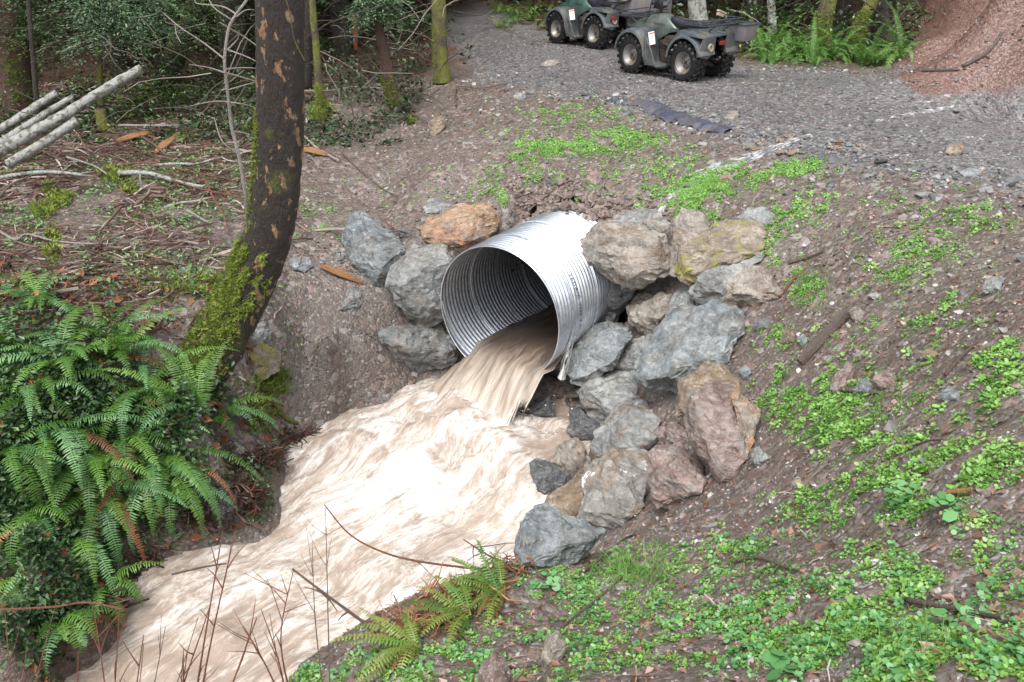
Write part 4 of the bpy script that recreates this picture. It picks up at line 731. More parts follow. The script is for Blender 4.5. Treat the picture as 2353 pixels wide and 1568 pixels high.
def quad_bike(name, loc, fwd, label, green, slope=0, near_=True):
    e = tag(empty(name, loc, math.atan2(fwd[1], fwd[0])), label, 'quad bike'); e.rotation_euler[1] = slope
    for sx_ in (.635, -.635):
        for sg in (1, -1): wheel(e, sx_, sg * (.39 if sx_ > 0 else .38), sg, .23 if sx_ > 0 else .27)
    b = MB()
    for sg in (1, -1): b.loft(fender(.635, .33, .36, 8, 182, sg * .17, sg * .50))
    b.build('front_fender', M['fender_grey'], e)
    b = MB()
    for sg in (1, -1):
        b.loft(fender(-.635, .33, .37, 4, 165, sg * .15, sg * .50))
        b.loft([[(-.98, sg * .14, .60), (-.98, sg * .5, .58), (-.93, sg * .52, .42), (-.97, sg * .3, .36), (-.96, sg * .14, .44)], [(-1.03, sg * .14, .72), (-1.02, sg * .48, .70), (-.99, sg * .50, .42), (-1.01, sg * .3, .38), (-1.01, sg * .14, .46)]])
    b.loft([[(-1.02, .5, .70), (-1.02, -.5, .70), (-1.0, -.5, .745), (-1.0, .5, .745)], [(-.8, .52, .715), (-.8, -.52, .715), (-.8, -.5, .79), (-.8, .5, .79)], [(-.5, .5, .70), (-.5, -.5, .70), (-.5, -.47, .79), (-.5, .47, .79)], [(-.25, .36, .60), (-.25, -.36, .60), (-.27, -.33, .68), (-.27, .33, .68)]])
    b.build('rear_fender', M['fender_grey'], e, bevel=.008)
    b = MB()
    for sg in (1, -1):   # leg shield behind the front wheel, curving into the floor
        prof = [(.30, .74, .02), (.27, .60, .05), (.24, .45, .06), (.22, .32, .05), (.16, .22, .04), (-.05, .20, .03), (-.24, .23, .03)]
        secs = [[(x, sg * .22, z), (x, sg * .50, z), (x - .02, sg * .535, z - .012), (x - w_, sg * .50, z - .03), (x - w_, sg * .22, z - .03)] for x, z, w_ in prof[:5]] + [[(x, sg * .22, z), (x, sg * .50, z), (x, sg * .53, z - .015), (x, sg * .50, z - .05), (x, sg * .22, z - .05)] for x, z, w_ in prof[5:]]
        b.loft(secs)
        b.loft([[(.30, sg * .48, .66), (.24, sg * .51, .66), (.24, sg * .52, .62), (.30, sg * .50, .62)], [(.30, sg * .50, .35), (.06, sg * .52, .40), (.06, sg * .535, .38), (.30, sg * .52, .33)], [(.24, sg * .50, .20), (-.02, sg * .52, .22), (-.02, sg * .535, .2), (.24, sg * .52, .18)]])
    b.build('leg_shield', M['grey_plastic'], e, bevel=.006)
    b = MB(); prof = [(.98, .16, .60, .72), (.90, .22, .55, .80), (.70, .23, .52, .86), (.50, .20, .50, .93), (.34, .17, .48, .95), (.18, .16, .60, .94), (.02, .145, .68, .87), (-.10, .13, .70, .80), (-.16, .11, .70, .76)]
    b.loft([[(x, w_, z0), (x, w_ * 1.05, (z0 + z1) / 2), (x, w_ * .88, z1 - .05), (x, w_ * .45, z1), (x, -w_ * .45, z1), (x, -w_ * .88, z1 - .05), (x, -w_ * 1.05, (z0 + z1) / 2), (x, -w_, z0)] for x, w_, z0, z1 in prof])
    b.build('tank_cover', M[green], e, ang=50)
    b = MB(); prof = [(.10, .10, .88, .93), (.0, .13, .80, .935), (-.15, .15, .76, .90), (-.35, .165, .74, .885), (-.5, .17, .74, .90), (-.62, .16, .76, .91), (-.70, .12, .79, .87)]
    b.loft([[(x, w_, z0), (x, w_ * 1.02, z1 - .045), (x, w_ * .72, z1), (x, -w_ * .72, z1), (x, -w_ * 1.02, z1 - .045), (x, -w_, z0)] for x, w_, z0, z1 in prof]); b.build('seat', M['seat_vinyl'], e, ang=60, subd=1)
    b = MB(); b.box((.0, 0, .42), (.9, .30, .28)); b.box((.1, 0, .30), (.5, .36, .2)); b.box((-.05, .0, .56), (.42, .26, .16)); b.tube([(.635, .36, .31), (.635, -.36, .31)], .035); b.tube([(-.635, .34, .31), (-.635, -.34, .31)], .055); b.box((-.635, .02, .31), (.2, .16, .17)); b.box((.62, 0, .42), (.3, .3, .12))
    b.tube([(.1, .2, .5), (-.3, .22, .46), (-.55, .2, .5)], .03)
    for sg in (1, -1): b.tube([(-.60, sg * .16, .70), (-.62, sg * .26, .36)], .03); b.tube([(.62, sg * .16, .72), (.63, sg * .26, .36)], .03)
    b.tube([(-1.0, 0, .34), (-.75, 0, .33)], .02); b.lathe([(.0, .03), (.025, .02), (.027, -.01), (.0, -.03)], (-1.02, 0, .37), 'z', 12); b.build('engine_and_frame', M['engine'], e, bevel=.01)
    b = MB(); b.tube([(-.35, .26, .52), (-.55, .27, .55), (-1.0, .27, .55)], [.03, .065, .062], 16); b.lathe([(.0, -.02), (.028, -.02), (.03, -.045), (.058, -.05), (.062, -.02), (.062, .05)], (-1.0, .27, .55), 'x', 20); b.build('muffler', M['exhaust'], e)
    # racks
    def rack(nm, x0, x1, z, hw, zs):
        b = MB(); b.tube(smooth_path([(x0, hw, z + zs), (x0, -hw, z + zs), (x1 + .05, -hw * 1.02, z), (x1, -hw + .06, z), (x1, hw - .06, z), (x1 + .05, hw * 1.02, z), (x0, hw, z + zs)], 4), .015, 8)
        for k in range(4): y = -hw * .62 + k * hw * .41; b.tube([(x0, y, z + zs), (x1, y, z)], .012, 6)
        b.tube([(x0 * .5 + x1 * .5, hw * 1.0, z), (x0 * .5 + x1 * .5, -hw * 1.0, z)], .010, 6)
        b.tube(smooth_path([(x0 + .03, hw, z + .06), (x1, hw * .97, z + .07), (x1 - .01 * (1 if x1 > x0 else -1), 0, z + .07), (x1, -hw * .97, z + .07), (x0 + .03, -hw, z + .06)], 4), .010, 6)
        for y in (-hw * .5, hw * .5): b.tube([(x1, y, z), ((x0 + x1) / 2, y * .8, z - .14)], .011, 6)
        b.build(nm, M['rack_tube'], e)
    rack('rear_rack', -.60, -1.08, .88, .44, .0); rack('front_rack', .55, 1.0, .90, .38, .0)
    # bars, pod, levers
    b = MB(); b.tube([(.42, 0, .92), (.36, 0, 1.06)], .035); b.tube(smooth_path([(.20, .42, 1.13), (.28, .22, 1.17), (.36, .10, 1.08), (.36, -.10, 1.08), (.28, -.22, 1.17), (.20, -.42, 1.13)], 6), .015, 8); b.tube(smooth_path([(.30, .15, 1.12), (.42, .18, 1.20), (.55, .12, 1.0), (.6, .1, .85)], 5), .008, 6); b.tube(smooth_path([(.30, -.15, 1.12), (.44, -.16, 1.18), (.55, -.10, 1.0), (.6, -.1, .85)], 5), .008, 6); b.build('handlebar', M['rack_tube'], e)
    for sg in (1, -1):
        b = MB(); b.tube([(.265, sg * .27, 1.165), (.20, sg * .43, 1.13)], .023, 12); b.box((.28, sg * .235, 1.165), (.05, .05, .05)); b.build('grip', M['black_plastic'], e)
        b = MB(); b.tube([(.30, sg * .24, 1.17), (.30, sg * .32, 1.165), (.26, sg * .42, 1.13)], .007, 6); b.build('brake_lever', M['rack_tube'], e)
    b = MB(); b.loft([[(.30, .07, 1.04), (.30, .07, 1.13), (.30, -.07, 1.13), (.30, -.07, 1.04)], [(.36, .10, 1.02), (.37, .09, 1.17), (.37, -.09, 1.17), (.36, -.10, 1.02)], [(.50, .09, 1.02), (.48, .08, 1.12), (.48, -.08, 1.12), (.50, -.09, 1.02)]]); b.build('headlight_pod', M['black_plastic'], e, bevel=.012)
    b = MB(); b.box((.298, 0, 1.10), (.008, .10, .055)); b.build('instrument_panel', M['cargo_grey'], e)
    b = MB(); b.box((-1.035, -.02 if near_ else .30, .60), (.035, .16, .06)); b.build('tail_light', M['tail_red'], e, bevel=.008)
    b = MB(); rt = Matrix.Rotation(R(-14), 3, 'Y') @ Matrix.Rotation(R(8), 3, 'Z')
    b.add([(.235, .33, .70), (.235, .47, .69), (.175, .475, .50), (.175, .34, .51), (.222, .33, .70), (.222, .47, .69), (.162, .475, .50), (.162, .34, .51)], [(0, 1, 2, 3), (7, 6, 5, 4), (0, 4, 5, 1), (1, 5, 6, 2), (2, 6, 7, 3), (3, 7, 4, 0)])
    st_ = b.build('warning_sticker', M['sticker_white'], e, False); b = MB(); b.add([(.218, .335, .692), (.218, .465, .682), (.211, .466, .66), (.211, .336, .67)], [(0, 1, 2, 3)]); b.build('sticker_header', M['sticker_orange'], st_, False, solid=.003)
    b = MB()
    for k in range(9):  # worn script on the side of the tank cover
        x = .12 + .034 * k; s2 = .012 + .012 * ((k * 7) % 3) / 2; b.tube([(x, .172, .80 - s2 * .3), (x + .012, .174, .80 + s2), (x + .024, .173, .80 - s2)], .0035, 5)
    b.build('tank_lettering', M['ink'], e)
    return e
ROADP = lambda u, v: G(u, v)
rl = G(1572, 186); fw = np.array([-.632, .775]); rt = np.array([.775, .632])
c0 = rl[:2] + fw * .56 + rt * .38
q1 = quad_bike('quad_bike', (c0[0], c0[1], H(*c0) - .02), fw, 'nearer muddy olive quad bike with white sticker and empty rear rack', 'olive_plastic', -.0)
rl2 = G(1368, 113); fw2 = np.array([-.62, .785]); rt2 = np.array([.785, .62]); c2 = rl2[:2] + fw2 * .55 + rt2 * .38
q2 = quad_bike('quad_bike', (c2[0], c2[1], H(*c2) - .02), fw2, 'farther quad bike with shiny green tank carrying a grey tray of tools', 'tank_green', 0, False)
for q_, cc, f_ in ((q1, c0, fw), (q2, c2, fw2)):   # stand it on the slope of the road
    a = H(*(cc + f_ * .6)); b_ = H(*(cc - f_ * .6)); l_ = H(*(cc + np.array([-f_[1], f_[0]]) * .4)); r_ = H(*(cc - np.array([-f_[1], f_[0]]) * .4))
    q_.rotation_euler = (math.atan2(l_ - r_, .8), -math.atan2(a - b_, 1.2), math.atan2(f_[1], f_[0])); q_.location[2] = (a + b_ + l_ + r_) / 4 - .01; q_.scale = (.9, .92, .98) if q_ is q1 else (.85, .88, .93)
def child_box(e, name, fn, mat, **k): b = MB(); fn(b); return b.build(name, M[mat], e, **k)
# things carried on the quads: own objects placed in each quad's frame
def onto(o, q_, cat, label): 
    bpy.context.view_layer.update(); o.matrix_world = Matrix.Translation(q_.location) @ q_.rotation_euler.to_matrix().to_4x4() @ Matrix.Diagonal((*q_.scale, 1)) @ o.matrix_world; return tag(o, label, cat)
e = empty('cargo_tray')
b = MB()
x0, x1, y0, y1, z0, z1 = -1.30, -.62, .05, -1.15, .66, .95
for (cx, cy, dx, dy) in ((x0, (y0 + y1) / 2, .03, y0 - y1), (x1, (y0 + y1) / 2, .03, y0 - y1), ((x0 + x1) / 2, y0, x1 - x0, .03), ((x0 + x1) / 2, y1, x1 - x0, .03)): b.box((cx, cy, (z0 + z1) / 2), (dx, dy, z1 - z0))
b.box(((x0 + x1) / 2, (y0 + y1) / 2, z0 + .01), (x1 - x0, y0 - y1, .03))
for k in range(7): b.box((x0 - .02, y0 - .08 - k * .155, (z0 + z1) / 2), (.015, .03, z1 - z0 - .02))
b.build('tray', M['cargo_grey'], e, bevel=.006)
b = MB(); b.tube(smooth_path([(x0, y0, z1), (x0, y0 - .05, z1 + .1), (x0, y1 + .05, z1 + .12), (x0, y1, z1)], 5), .011, 6); b.tube(smooth_path([(x1, y0, z1), (x1, y0 - .05, z1 + .1), (x1, y1 + .05, z1 + .12), (x1, y1, z1)], 5), .011, 6); b.build('rail', M['rack_tube'], e)
onto(e, q2, 'tray', 'grey slatted cargo tray on the back of the farther quad bike')
for k, (ya, yb, za, zb, lab, m_2) in enumerate([(-.1, -1.25, 1.02, 1.24, 'long tool with orange red handle laid across the cargo tray', 'tool_orange'), (.05, -1.1, 1.10, 1.22, 'dark red handled tool lying behind the orange one on the tray', 'stick_red')]):
    e = empty('hand_tool'); b = MB(); b.tube([(-1.2 + k * .2, ya, za), (-1.15 + k * .2, yb, zb)], .018, 10); b.build('handle', M[m_2], e)
    b = MB(); b.loft([[(-1.24 + k * .2, ya + .0, za - .01), (-1.16 + k * .2, ya, za - .01), (-1.16 + k * .2, ya, za + .012), (-1.24 + k * .2, ya, za + .012)], [(-1.32 + k * .2, ya + .1, za - .04), (-1.08 + k * .2, ya + .1, za - .04), (-1.08 + k * .2, ya + .1, za - .015), (-1.32 + k * .2, ya + .1, za - .015)], [(-1.27 + k * .2, ya + .33, za - .09), (-1.13 + k * .2, ya + .33, za - .09), (-1.13 + k * .2, ya + .33, za - .08), (-1.27 + k * .2, ya + .33, za - .08)]]); b.build('blade', M['rim_steel'], e)
    onto(e, q2, 'tool', lab)
e = empty('storage_bin'); b = MB(); b.loft([[(-1.22, -.36, .60), (-1.22, -.62, .60), (-.85, -.62, .60), (-.85, -.36, .60)], [(-1.27, -.33, .84), (-1.27, -.68, .84), (-.80, -.68, .84), (-.80, -.33, .84)]]); b.build('bin', M['cargo_grey'], e, bevel=.012)
b = MB(); b.box((-1.035, -.505, .855), (.50, .38, .03)); b.build('lid', M['grey_plastic'], e, bevel=.008); onto(e, q1, 'bin', 'grey storage bin hung on the right end of the nearer rear rack')
e = empty('clamp_bracket'); b = MB(); b.box((-.95, -.08, .92), (.07, .05, .16)); b.build('post', M['rack_tube'], e); b = MB(); b.box((-.95, -.04, 1.0), (.06, .22, .045), Matrix.Rotation(.3, 3, 'X')); b.box((-.95, -.04, 1.05), (.06, .22, .03), Matrix.Rotation(.3, 3, 'X')); b.build('jaw', M['exhaust'], e, bevel=.005); onto(e, q1, 'bracket', 'upright tool clamp on the nearer rear rack')
# ------------------------------------------------------------ black fabric, stake, splinters
P = smooth_path(gp([(1405, 232), (1440, 238), (1475, 240), (1510, 250), (1550, 268), (1595, 284), (1640, 298), (1672, 306)]), 14); V = []; kk = 9
for i in range(len(P)):
    tdir = P[min(i + 1, len(P) - 1)] - P[max(i - 1, 0)]; s = np.cross(tdir, [0, 0, 1]); s /= np.linalg.norm(s)
    wd_ = .17 * math.sin(math.pi * min(1, (i + 2) / (len(P) + 3))) ** .4 * (1 + .4 * float(perlin(np.array([i * .13, 4.]), 7)))
    for k in range(kk):
        a = k / (kk - 1) * 2 - 1; p_ = P[i] + s * a * wd_; f = float(perlin(np.array([i * .32 + a * .9, a * 1.3]), 9)); p_[2] = H(p_[0], p_[1]) + .03 + .035 * abs(f) * 1.6 - .035 * a * a; V.append(p_)
F = [(i * kk + k, i * kk + k + 1, (i + 1) * kk + k + 1, (i + 1) * kk + k) for i in range(len(P) - 1) for k in range(kk - 1)]
tag(np_mesh('ground_fabric', V, F, M['fabric_black']), 'wrinkled black ground fabric poking out along the road edge', 'fabric')
def plank(name, A_, B_, wd_, th_, mat, label, cat, jag=0):
    A_, B_ = np.array(A_), np.array(B_); d = B_ - A_; s = np.cross(d, [0, -.2, 1]); s /= np.linalg.norm(s); u_ = np.cross(s, d); u_ /= np.linalg.norm(u_); b = MB(); secs = []
    for i in range(9):
        f = i / 8; w_ = wd_ * (1 - jag * abs(f - .45) * 1.6) * random.uniform(.85, 1.1) / 2; c = A_ + d * f + u_ * .01 * math.sin(f * 5); secs.append([c - s * w_, c - s * w_ + u_ * th_, c + s * w_ * .3 + u_ * th_ * 1.2, c + s * w_ + u_ * th_ * .4, c + s * w_])
    b.loft(secs); return tag(b.build(name, M[mat]), label, cat)
g = G(818, 112); plank('wooden_stake', g - [0, 0, .1], g + [0.0, 0, .62], .085, .05, 'stake_orange', 'orange painted stake standing in the leaf litter between the trunks', 'stake')
def lay(u, v, h=.03): return G(u, v) + [0, 0, h]
plank('wood_chip', lay(360, 362, .05), lay(410, 335, .14), .13, .03, 'wood_split', 'bright orange slab of split wood on the ground at the left', 'wood chip', .9)
plank('wood_chip', lay(737, 620), lay(835, 660), .10, .035, 'wood_split', 'orange split wood splinter right of the leaning trunk', 'wood chip', 1.0)
plank('wood_chip', lay(700, 352), lay(752, 362), .12, .04, 'wood_split', 'red brown split wood beside the right edge of the leaning trunk', 'wood chip', .8)
plank('wood_chip', lay(2155, 1163, .03), lay(2225, 1146, .05), .022, .012, 'wood_split', 'orange stick end among the broad leaves at the right', 'stick', .4)
plank('wood_chip', lay(1905, 910), lay(2010, 912), .05, .02, 'wood_grey', 'thin brown wood strip under the upright red brown stone', 'wood chip', .5)
plank('bark_slab', lay(1838, 845), lay(1945, 735, .06), .08, .04, 'wood_grey', 'weathered grey brown stick of wood on the middle of the right slope', 'stick', .4)
plank('wood_chip', lay(270, 338, .05), lay(350, 320, .08), .12, .04, 'wood_split', 'pinkish split wood slab in the slash behind the bright one', 'wood chip', .8)
# ------------------------------------------------------------ fallen logs and branches at the left
def log(name, pts, r0, r1, mat, label, cat, group=None, twigs=0, sticks='stick_brown', seg=10, tl=.35, wob=.06):
    P = smooth_path(pts, 7); e = tag(empty(name, P[0]), label, cat, group); n_ = len(P); b = MB(); b.tube(P, list(np.linspace(r0, r1, n_)), seg, True, wob); under(b.build('stem', M[mat], ang=180 if seg > 6 else 60), e)
    for k in range(twigs):
        i = random.randint(int(n_ * .25), n_ - 2); p = P[i]; t_ = P[min(i + 1, n_ - 1)] - P[i - 1]; t_ /= np.linalg.norm(t_); d = t_ * .8 + np.random.normal(0, .6, 3) * [1, .6, .7] + [0, 0, .15]; d /= np.linalg.norm(d); L = tl * random.uniform(.5, 1.2); r_ = max(.0022, r1 * .55)
        q = [p + d * L * f + np.array([0, 0, -.12 * L * f * f]) + np.random.normal(0, .015 * L, 3) for f in (0, .33, .66, 1)]
        b = MB(); b.tube(smooth_path(q, 3), list(np.linspace(r_, r_ * .35, 10)), 5); under(b.build('twig', M[sticks if mat != 'bark_birch' else 'stick_pale']), e)
    return e
c2 = lambda x, y: (x * .3, y * .3)
def a2(x, y, d): return aty(x * .3, y * .3, d)
def onl(L, h=.05): return [G(x * .3, y * .3) + [0, 0, h + random.uniform(0, .04)] for x, y in L]
log('fallen_log', [a2(1085, 525, 12.2), a2(850, 660, 12.0), a2(500, 880, 11.8), a2(210, 1040, 11.6), a2(-80, 1200, 11.4)], .058, .08, 'bark_birch', 'thickest pale lichen spotted log leaning up at the left, sawn at its top end', 'log', seg=16, wob=.12)
log('fallen_log', [a2(590, 925, 11.3), a2(420, 1040, 11.2), a2(270, 1135, 11.1), a2(60, 1260, 11.0)], .055, .06, 'bark_birch', 'short pale log lying just below the thickest leaning log', 'log', seg=14)
log('fallen_log', [a2(560, 740, 12.6), a2(380, 850, 12.5), a2(200, 970, 12.4), a2(0, 1100, 12.3), a2(-150, 1190, 12.2)], .035, .07, 'bark_birch', 'slim pale log just above the thickest leaning log', 'log')
log('fallen_log', [a2(435, 715, 13.2), a2(270, 820, 13.1), a2(120, 920, 13.0), a2(-60, 1030, 12.9)], .055, .06, 'bark_birch', 'farthest of the pale leaning logs, broken off above the slim one', 'log')
log('mossy_stump', [G(240, 305), G(240, 305) + [0, .0, .35]], .10, .085, 'bark_mossy', 'short mossy stump beyond the pale logs', 'stump')
SB = [([(0,1415),(150,1390),(350,1375),(560,1385),(640,1400)],.03,.02,'bark_birch','pale lichen covered branch lying level at the left picture edge',2),
([(920,1380),(1150,1385),(1400,1440),(1560,1480)],.035,.022,'bark_birch','pale branch with a mossy end lying in the slash left of the alder',2),
([(1180,1310),(1350,1300),(1500,1290),(1640,1265)],.022,.014,'bark_birch','pale straight branch just above the mossy ended one',1),
([(520,1250),(640,1280),(740,1330),(830,1385)],.018,.012,'stick_pale','pale crooked stick running into the slash below the short log',2),
([(580,1050),(640,1130),(690,1210)],.014,.008,'stick_red','short reddish stick standing in the slash by the short log',1),
([(820,1340),(1000,1300),(1200,1300),(1450,1350),(1700,1395),(1870,1430)],.014,.008,'stick_red','long red brown branch arching toward the alder trunk',4),
([(1040,1340),(1250,1390),(1500,1490),(1720,1540),(1880,1560)],.013,.007,'stick_red','second red brown branch below the arching one',3),
([(190,1080),(300,1180),(450,1250),(640,1330)],.016,.01,'stick_brown','brown stick coming out from under the pale logs',3),
([(0,1560),(100,1470),(220,1400),(400,1315)],.015,.008,'stick_brown','dark forked stick at the far left above the mud patch',2),
([(1020,810),(1150,880),(1260,950),(1330,1010)],.016,.01,'stick_brown','grey stick lying behind the bright wood slab',2),
([(1170,880),(1400,870),(1600,930),(1760,990)],.018,.01,'stick_pale','pale branch lying behind the white sapling',3),
([(920,1000),(1200,1010),(1500,1000)],.02,.015,'stick_pale','pale thin log lying far back in the slash',1),
([(1580,1430),(1640,1560),(1720,1700),(1760,1850)],.014,.009,'stick_red','orange red stick pointing down beside the alder trunk',1),
([(1440,1670),(1560,1720),(1600,1760)],.018,.01,'stick_pale','short white stick lying left of the alder foot',0),
([(0,1810),(130,1890),(220,1850),(420,1900),(640,1920),(880,1930)],.014,.009,'stick_pale','crooked white stick crossing the mud patch at the left',2),
([(-40,2195),(400,2190),(800,2185),(1200,2190),(1560,2190)],.016,.009,'stick_brown','long thin straight branch lying level above the fern bank',2),
([(240,2590),(420,2460),(640,2300),(880,2150)],.012,.007,'stick_brown','thin dark branch crossing diagonally above the ferns',1),
([(150,2440),(350,2440),(500,2450)],.010,.007,'stick_pale','pale thin stick lying level above the left ferns',0),
([(1250,1740),(1400,1830),(1480,1970),(1510,2120)],.010,.006,'stick_brown','thin bent stick left of the mossy alder foot',1)]
for L, r0, r1, mt, lb, tw in SB: log('fallen_branch', onl(L), r0, r1, mt, lb, 'branch', twigs=tw, seg=8)
c3 = lambda L: [(x * .3 + 564.7, y * .3) for x, y in L]
for L, r0, mt, lb in [([(440,1065),(540,1150),(630,1210),(715,1255)],.02,'stick_pale','white stick slanting down right of the alder trunk'),
 ([(480,1210),(530,1260),(565,1315)],.010,'stick_pale','short white twig below the slanting white stick'),
 ([(870,650),(1050,760),(1220,860),(1390,960)],.022,'stick_brown','branch slanting down to the smooth round stone'),
 ([(450,720),(620,720),(800,690),(870,655)],.018,'stick_pale','pale branch lying behind the alder between the slim trunks'),
 ([(890,690),(1050,700),(1280,705)],.02,'stick_pale','pale stick lying behind the leaning mossy tree'),
 ([(1550,90),(1700,120),(1900,148)],.016,'stick_pale','straight pale pole lying at the far edge of the road'),
 ([(1610,830),(1605,740),(1640,690),(1800,700),(2010,660)],.014,'stick_brown','thin bent brown twig on the slope right of the mossy trunks'),
 ([(740,1200),(880,1330),(1050,1470),(1170,1540)],.010,'stick_brown','long thin twig running down the mud slope toward the orange boulder'),
 ([(440,990),(600,950),(730,925)],.012,'stick_brown','thin brown twig low between alder and leaning mossy tree')]:
    log('fallen_branch', [lay(*p, .04) for p in c3(L)], r0, r0 * .6, mt, lb, 'branch', twigs=1, seg=7)
for L, r0, mt, lb in [([(1810,612),(1850,600),(1890,585)],.014,'stick_brown','dark stick right of the pinkish tan boulder'),
 ([(1790,690),(1820,650),(1850,625)],.014,'stick_red','reddish stick right of the pinkish tan boulder top'),
 ([(2170,870),(2200,835),(2235,800)],.012,'stick_brown','bent brown stick on the right slope near the picture edge'),
 ([(1690,1300),(1740,1292),(1800,1310),(1830,1318)],.008,'stick_brown','thin black twig arching over seedlings at the lower right'),
 ([(2080,1395),(2180,1410),(2330,1440)],.012,'stick_brown','long dark stick flat on the mud behind the round leaved plant'),
 ([(1330,1330),(1400,1275),(1440,1240),(1530,1215)],.010,'stick_brown','dark curved stick below the slate boulder'),
 ([(1290,1450),(1370,1385),(1430,1335)],.009,'stick_brown','straight dark stick among seedlings at the bottom middle'),
 ([(2210,165),(2260,140),(2290,100),(2300,80)],.03,'wood_grey','thick grey root lying at the foot of the red bank'),
 ([(2120,165),(2160,168),(2200,172)],.035,'wood_grey','short dark branch lying where the road meets the red bank')]:
    log('fallen_branch', [lay(*p, .02) for p in L], r0, r0 * .6, mt, lb, 'branch', twigs=1, seg=7, tl=.15)
log('mossy_branch', [G(598, 930) + [0, 0, .06], G(625, 935) + [0, 0, .05], G(650, 965) + [0, 0, .03], G(685, 985) + [0, 0, .02]], .035, .02, 'bark_mossy', 'thick bright moss covered branch end below the alder', 'branch')
# white dead sapling
Ps = [a2(1890, 0, 9.6), a2(1810, 110, 9.6), a2(1750, 230, 9.6), a2(1720, 460, 9.6), a2(1730, 580, 9.62), a2(1760, 850, 9.65), a2(1780, 1000, 9.68), a2(1830, 1200, 9.7), a2(1880, 1500, 9.75), G(570, 520)]
Ps = [a2(2000, -200, 9.6)] + Ps
e, WP = (lambda P: (tag(empty('dead_sapling', P[-1]), 'thin bare whitish sapling standing left of the dark alder trunk', 'tree'), P))(smooth_path(Ps, 5))
b = MB(); b.tube(WP[::-1], list(np.linspace(.022, .013, len(WP))), 8, True, .1); under(b.build('trunk', M['stick_pale']), e)
for L in [[(1810,110),(1700,50),(1520,30),(1490,0)],[(1810,130),(1880,80),(1940,75)],[(1780,160),(1650,70),(1600,0)],[(1715,450),(1560,330),(1380,210),(1250,100),(1130,0)],[(1745,380),(1820,300),(1830,240)],[(1740,380),(1900,440),(1990,490)],[(1730,530),(1850,520),(1980,525)],[(1725,560),(1600,520),(1450,495)],[(1740,560),(1880,600),(1980,630)],[(1745,690),(1850,660),(1970,625)],[(1700,690),(1745,680)],[(1760,780),(1620,780),(1450,815)],[(1765,785),(1870,800),(1975,835)],[(1820,1180),(1700,1080),(1640,900)]]:
    b = MB(); P = smooth_path([a2(x, y, 9.6 + i * random.uniform(-.12, .12)) for i, (x, y) in enumerate(L)], 5); b.tube(P, list(np.linspace(.009, .004, len(P))), 5); under(b.build('branch', M['stick_pale']), e)
# ------------------------------------------------------------ middle distance trees
T1, P_ = fixed_tree('mossy_tree', [(1016,190,15.9,.17),(1014,160,15.9,.14),(1010,90,15.9,.13),(1008,0,15.9,.125),(1006,-200,15.9,.12),(1004,-700,15.9,.1)], 'bark_mossy', 'straight orange brown mossy trunk standing at the gravel edge', seg=14); moss_on(P_, 260, (0, .5), (150, 50), .03, T1, dens=lambda t_: -.1)
T2, P_ = fixed_tree('leaning_tree', [(915,243,14.3,.16),(903,225,14.3,.12),(895,190,14.3,.10),(885,130,14.3,.085),(876,90,14.3,.075),(868,50,14.3,.07),(856,0,14.3,.065),(835,-150,14.3,.055),(800,-420,14.3,.03)], 'bark_redcedar', 'slender leaning tree with mossy foot and pale green drooping sprays', seg=12); moss_on(P_, 700, (0, .28), (130, 50), .035, T2, dens=lambda t_: -.2)
T3, P_ = fixed_tree('mossy_tree', [(735,275,13.6,.12),(738,240,13.6,.08),(732,180,13.6,.06),(726,100,13.6,.055),(718,0,13.6,.05),(712,-300,13.6,.04)], 'bark_mossy', 'slim mossy sapling trunk just right of the dark alder', seg=10); moss_on(P_, 420, (0, .35), (120, 60), .035, T3, dens=lambda t_: -.2)
T4, P_ = fixed_tree('dark_tree', [(690,200,15.4,.2),(694,120,15.4,.17),(698,0,15.4,.16),(700,-400,15.4,.13)], 'bark_dark', 'dark trunk half hidden behind the right edge of the alder', seg=12)
T5, P_ = fixed_tree('cedar_tree', [(35,270,14.5,.34),(30,180,14.5,.28),(25,90,14.5,.26),(20,0,14.5,.25),(15,-400,14.5,.2)], 'bark_redcedar', 'thick reddish trunk with moss at the far left edge', seg=14); moss_on(P_, 300, (.1, .5), (60, 25), .05, T5, dens=lambda t_: -.1)
T6, P_ = fixed_tree('mossy_tree', [(232,300,14.6,.09),(232,230,14.6,.055),(228,130,14.6,.05),(222,0,14.6,.045),(215,-300,14.6,.03)], 'bark_mossy', 'thin mossy trunk under the pale conifer spray at the left', seg=10)
T7, P_ = fixed_tree('dark_tree', [(88,285,13.8,.05),(80,180,13.8,.04),(70,60,13.8,.035),(60,-60,13.8,.03)], 'bark_dark', 'very thin dark sapling beside the thick reddish trunk', seg=8)
T8, P_ = fixed_tree('leaning_tree', [(380,190,17,.22),(410,110,17,.18),(445,30,17,.16),(490,-100,17,.14),(560,-350,17,.1)], 'bark_dark', 'dark mossy tree leaning right in the forest behind the logs', seg=12); moss_on(P_, 900, (.0, .6), (200, 60), .06, T8, dens=lambda t_: -.1)
T9, P_ = fixed_tree('pale_tree', [(1607,90,17.2,.19),(1605,40,17.2,.17),(1600,-30,17.2,.16),(1595,-400,17.2,.13)], 'bark_birch', 'pale blotched trunk standing right behind the nearer quad bike', seg=14)
T10, P_ = fixed_tree('mossy_tree', [(1885,110,17.6,.23),(1890,60,17.6,.17),(1905,0,17.6,.15),(1930,-100,17.6,.14),(1960,-400,17.6,.1)], 'bark_mossy', 'left one of two curved orange mossy trunks behind the road ferns', seg=12); moss_on(P_, 400, (0, .4), (140, 60), .05, T10, dens=lambda t_: -.2)
T11, P_ = fixed_tree('mossy_tree', [(1965,95,17.9,.18),(1980,50,17.9,.13),(2005,0,17.9,.12),(2035,-100,17.9,.11),(2060,-400,17.9,.08)], 'bark_mossy', 'right one of two curved orange mossy trunks behind the road ferns', seg=12); moss_on(P_, 400, (0, .4), (140, 60), .045, T11, dens=lambda t_: -.2)
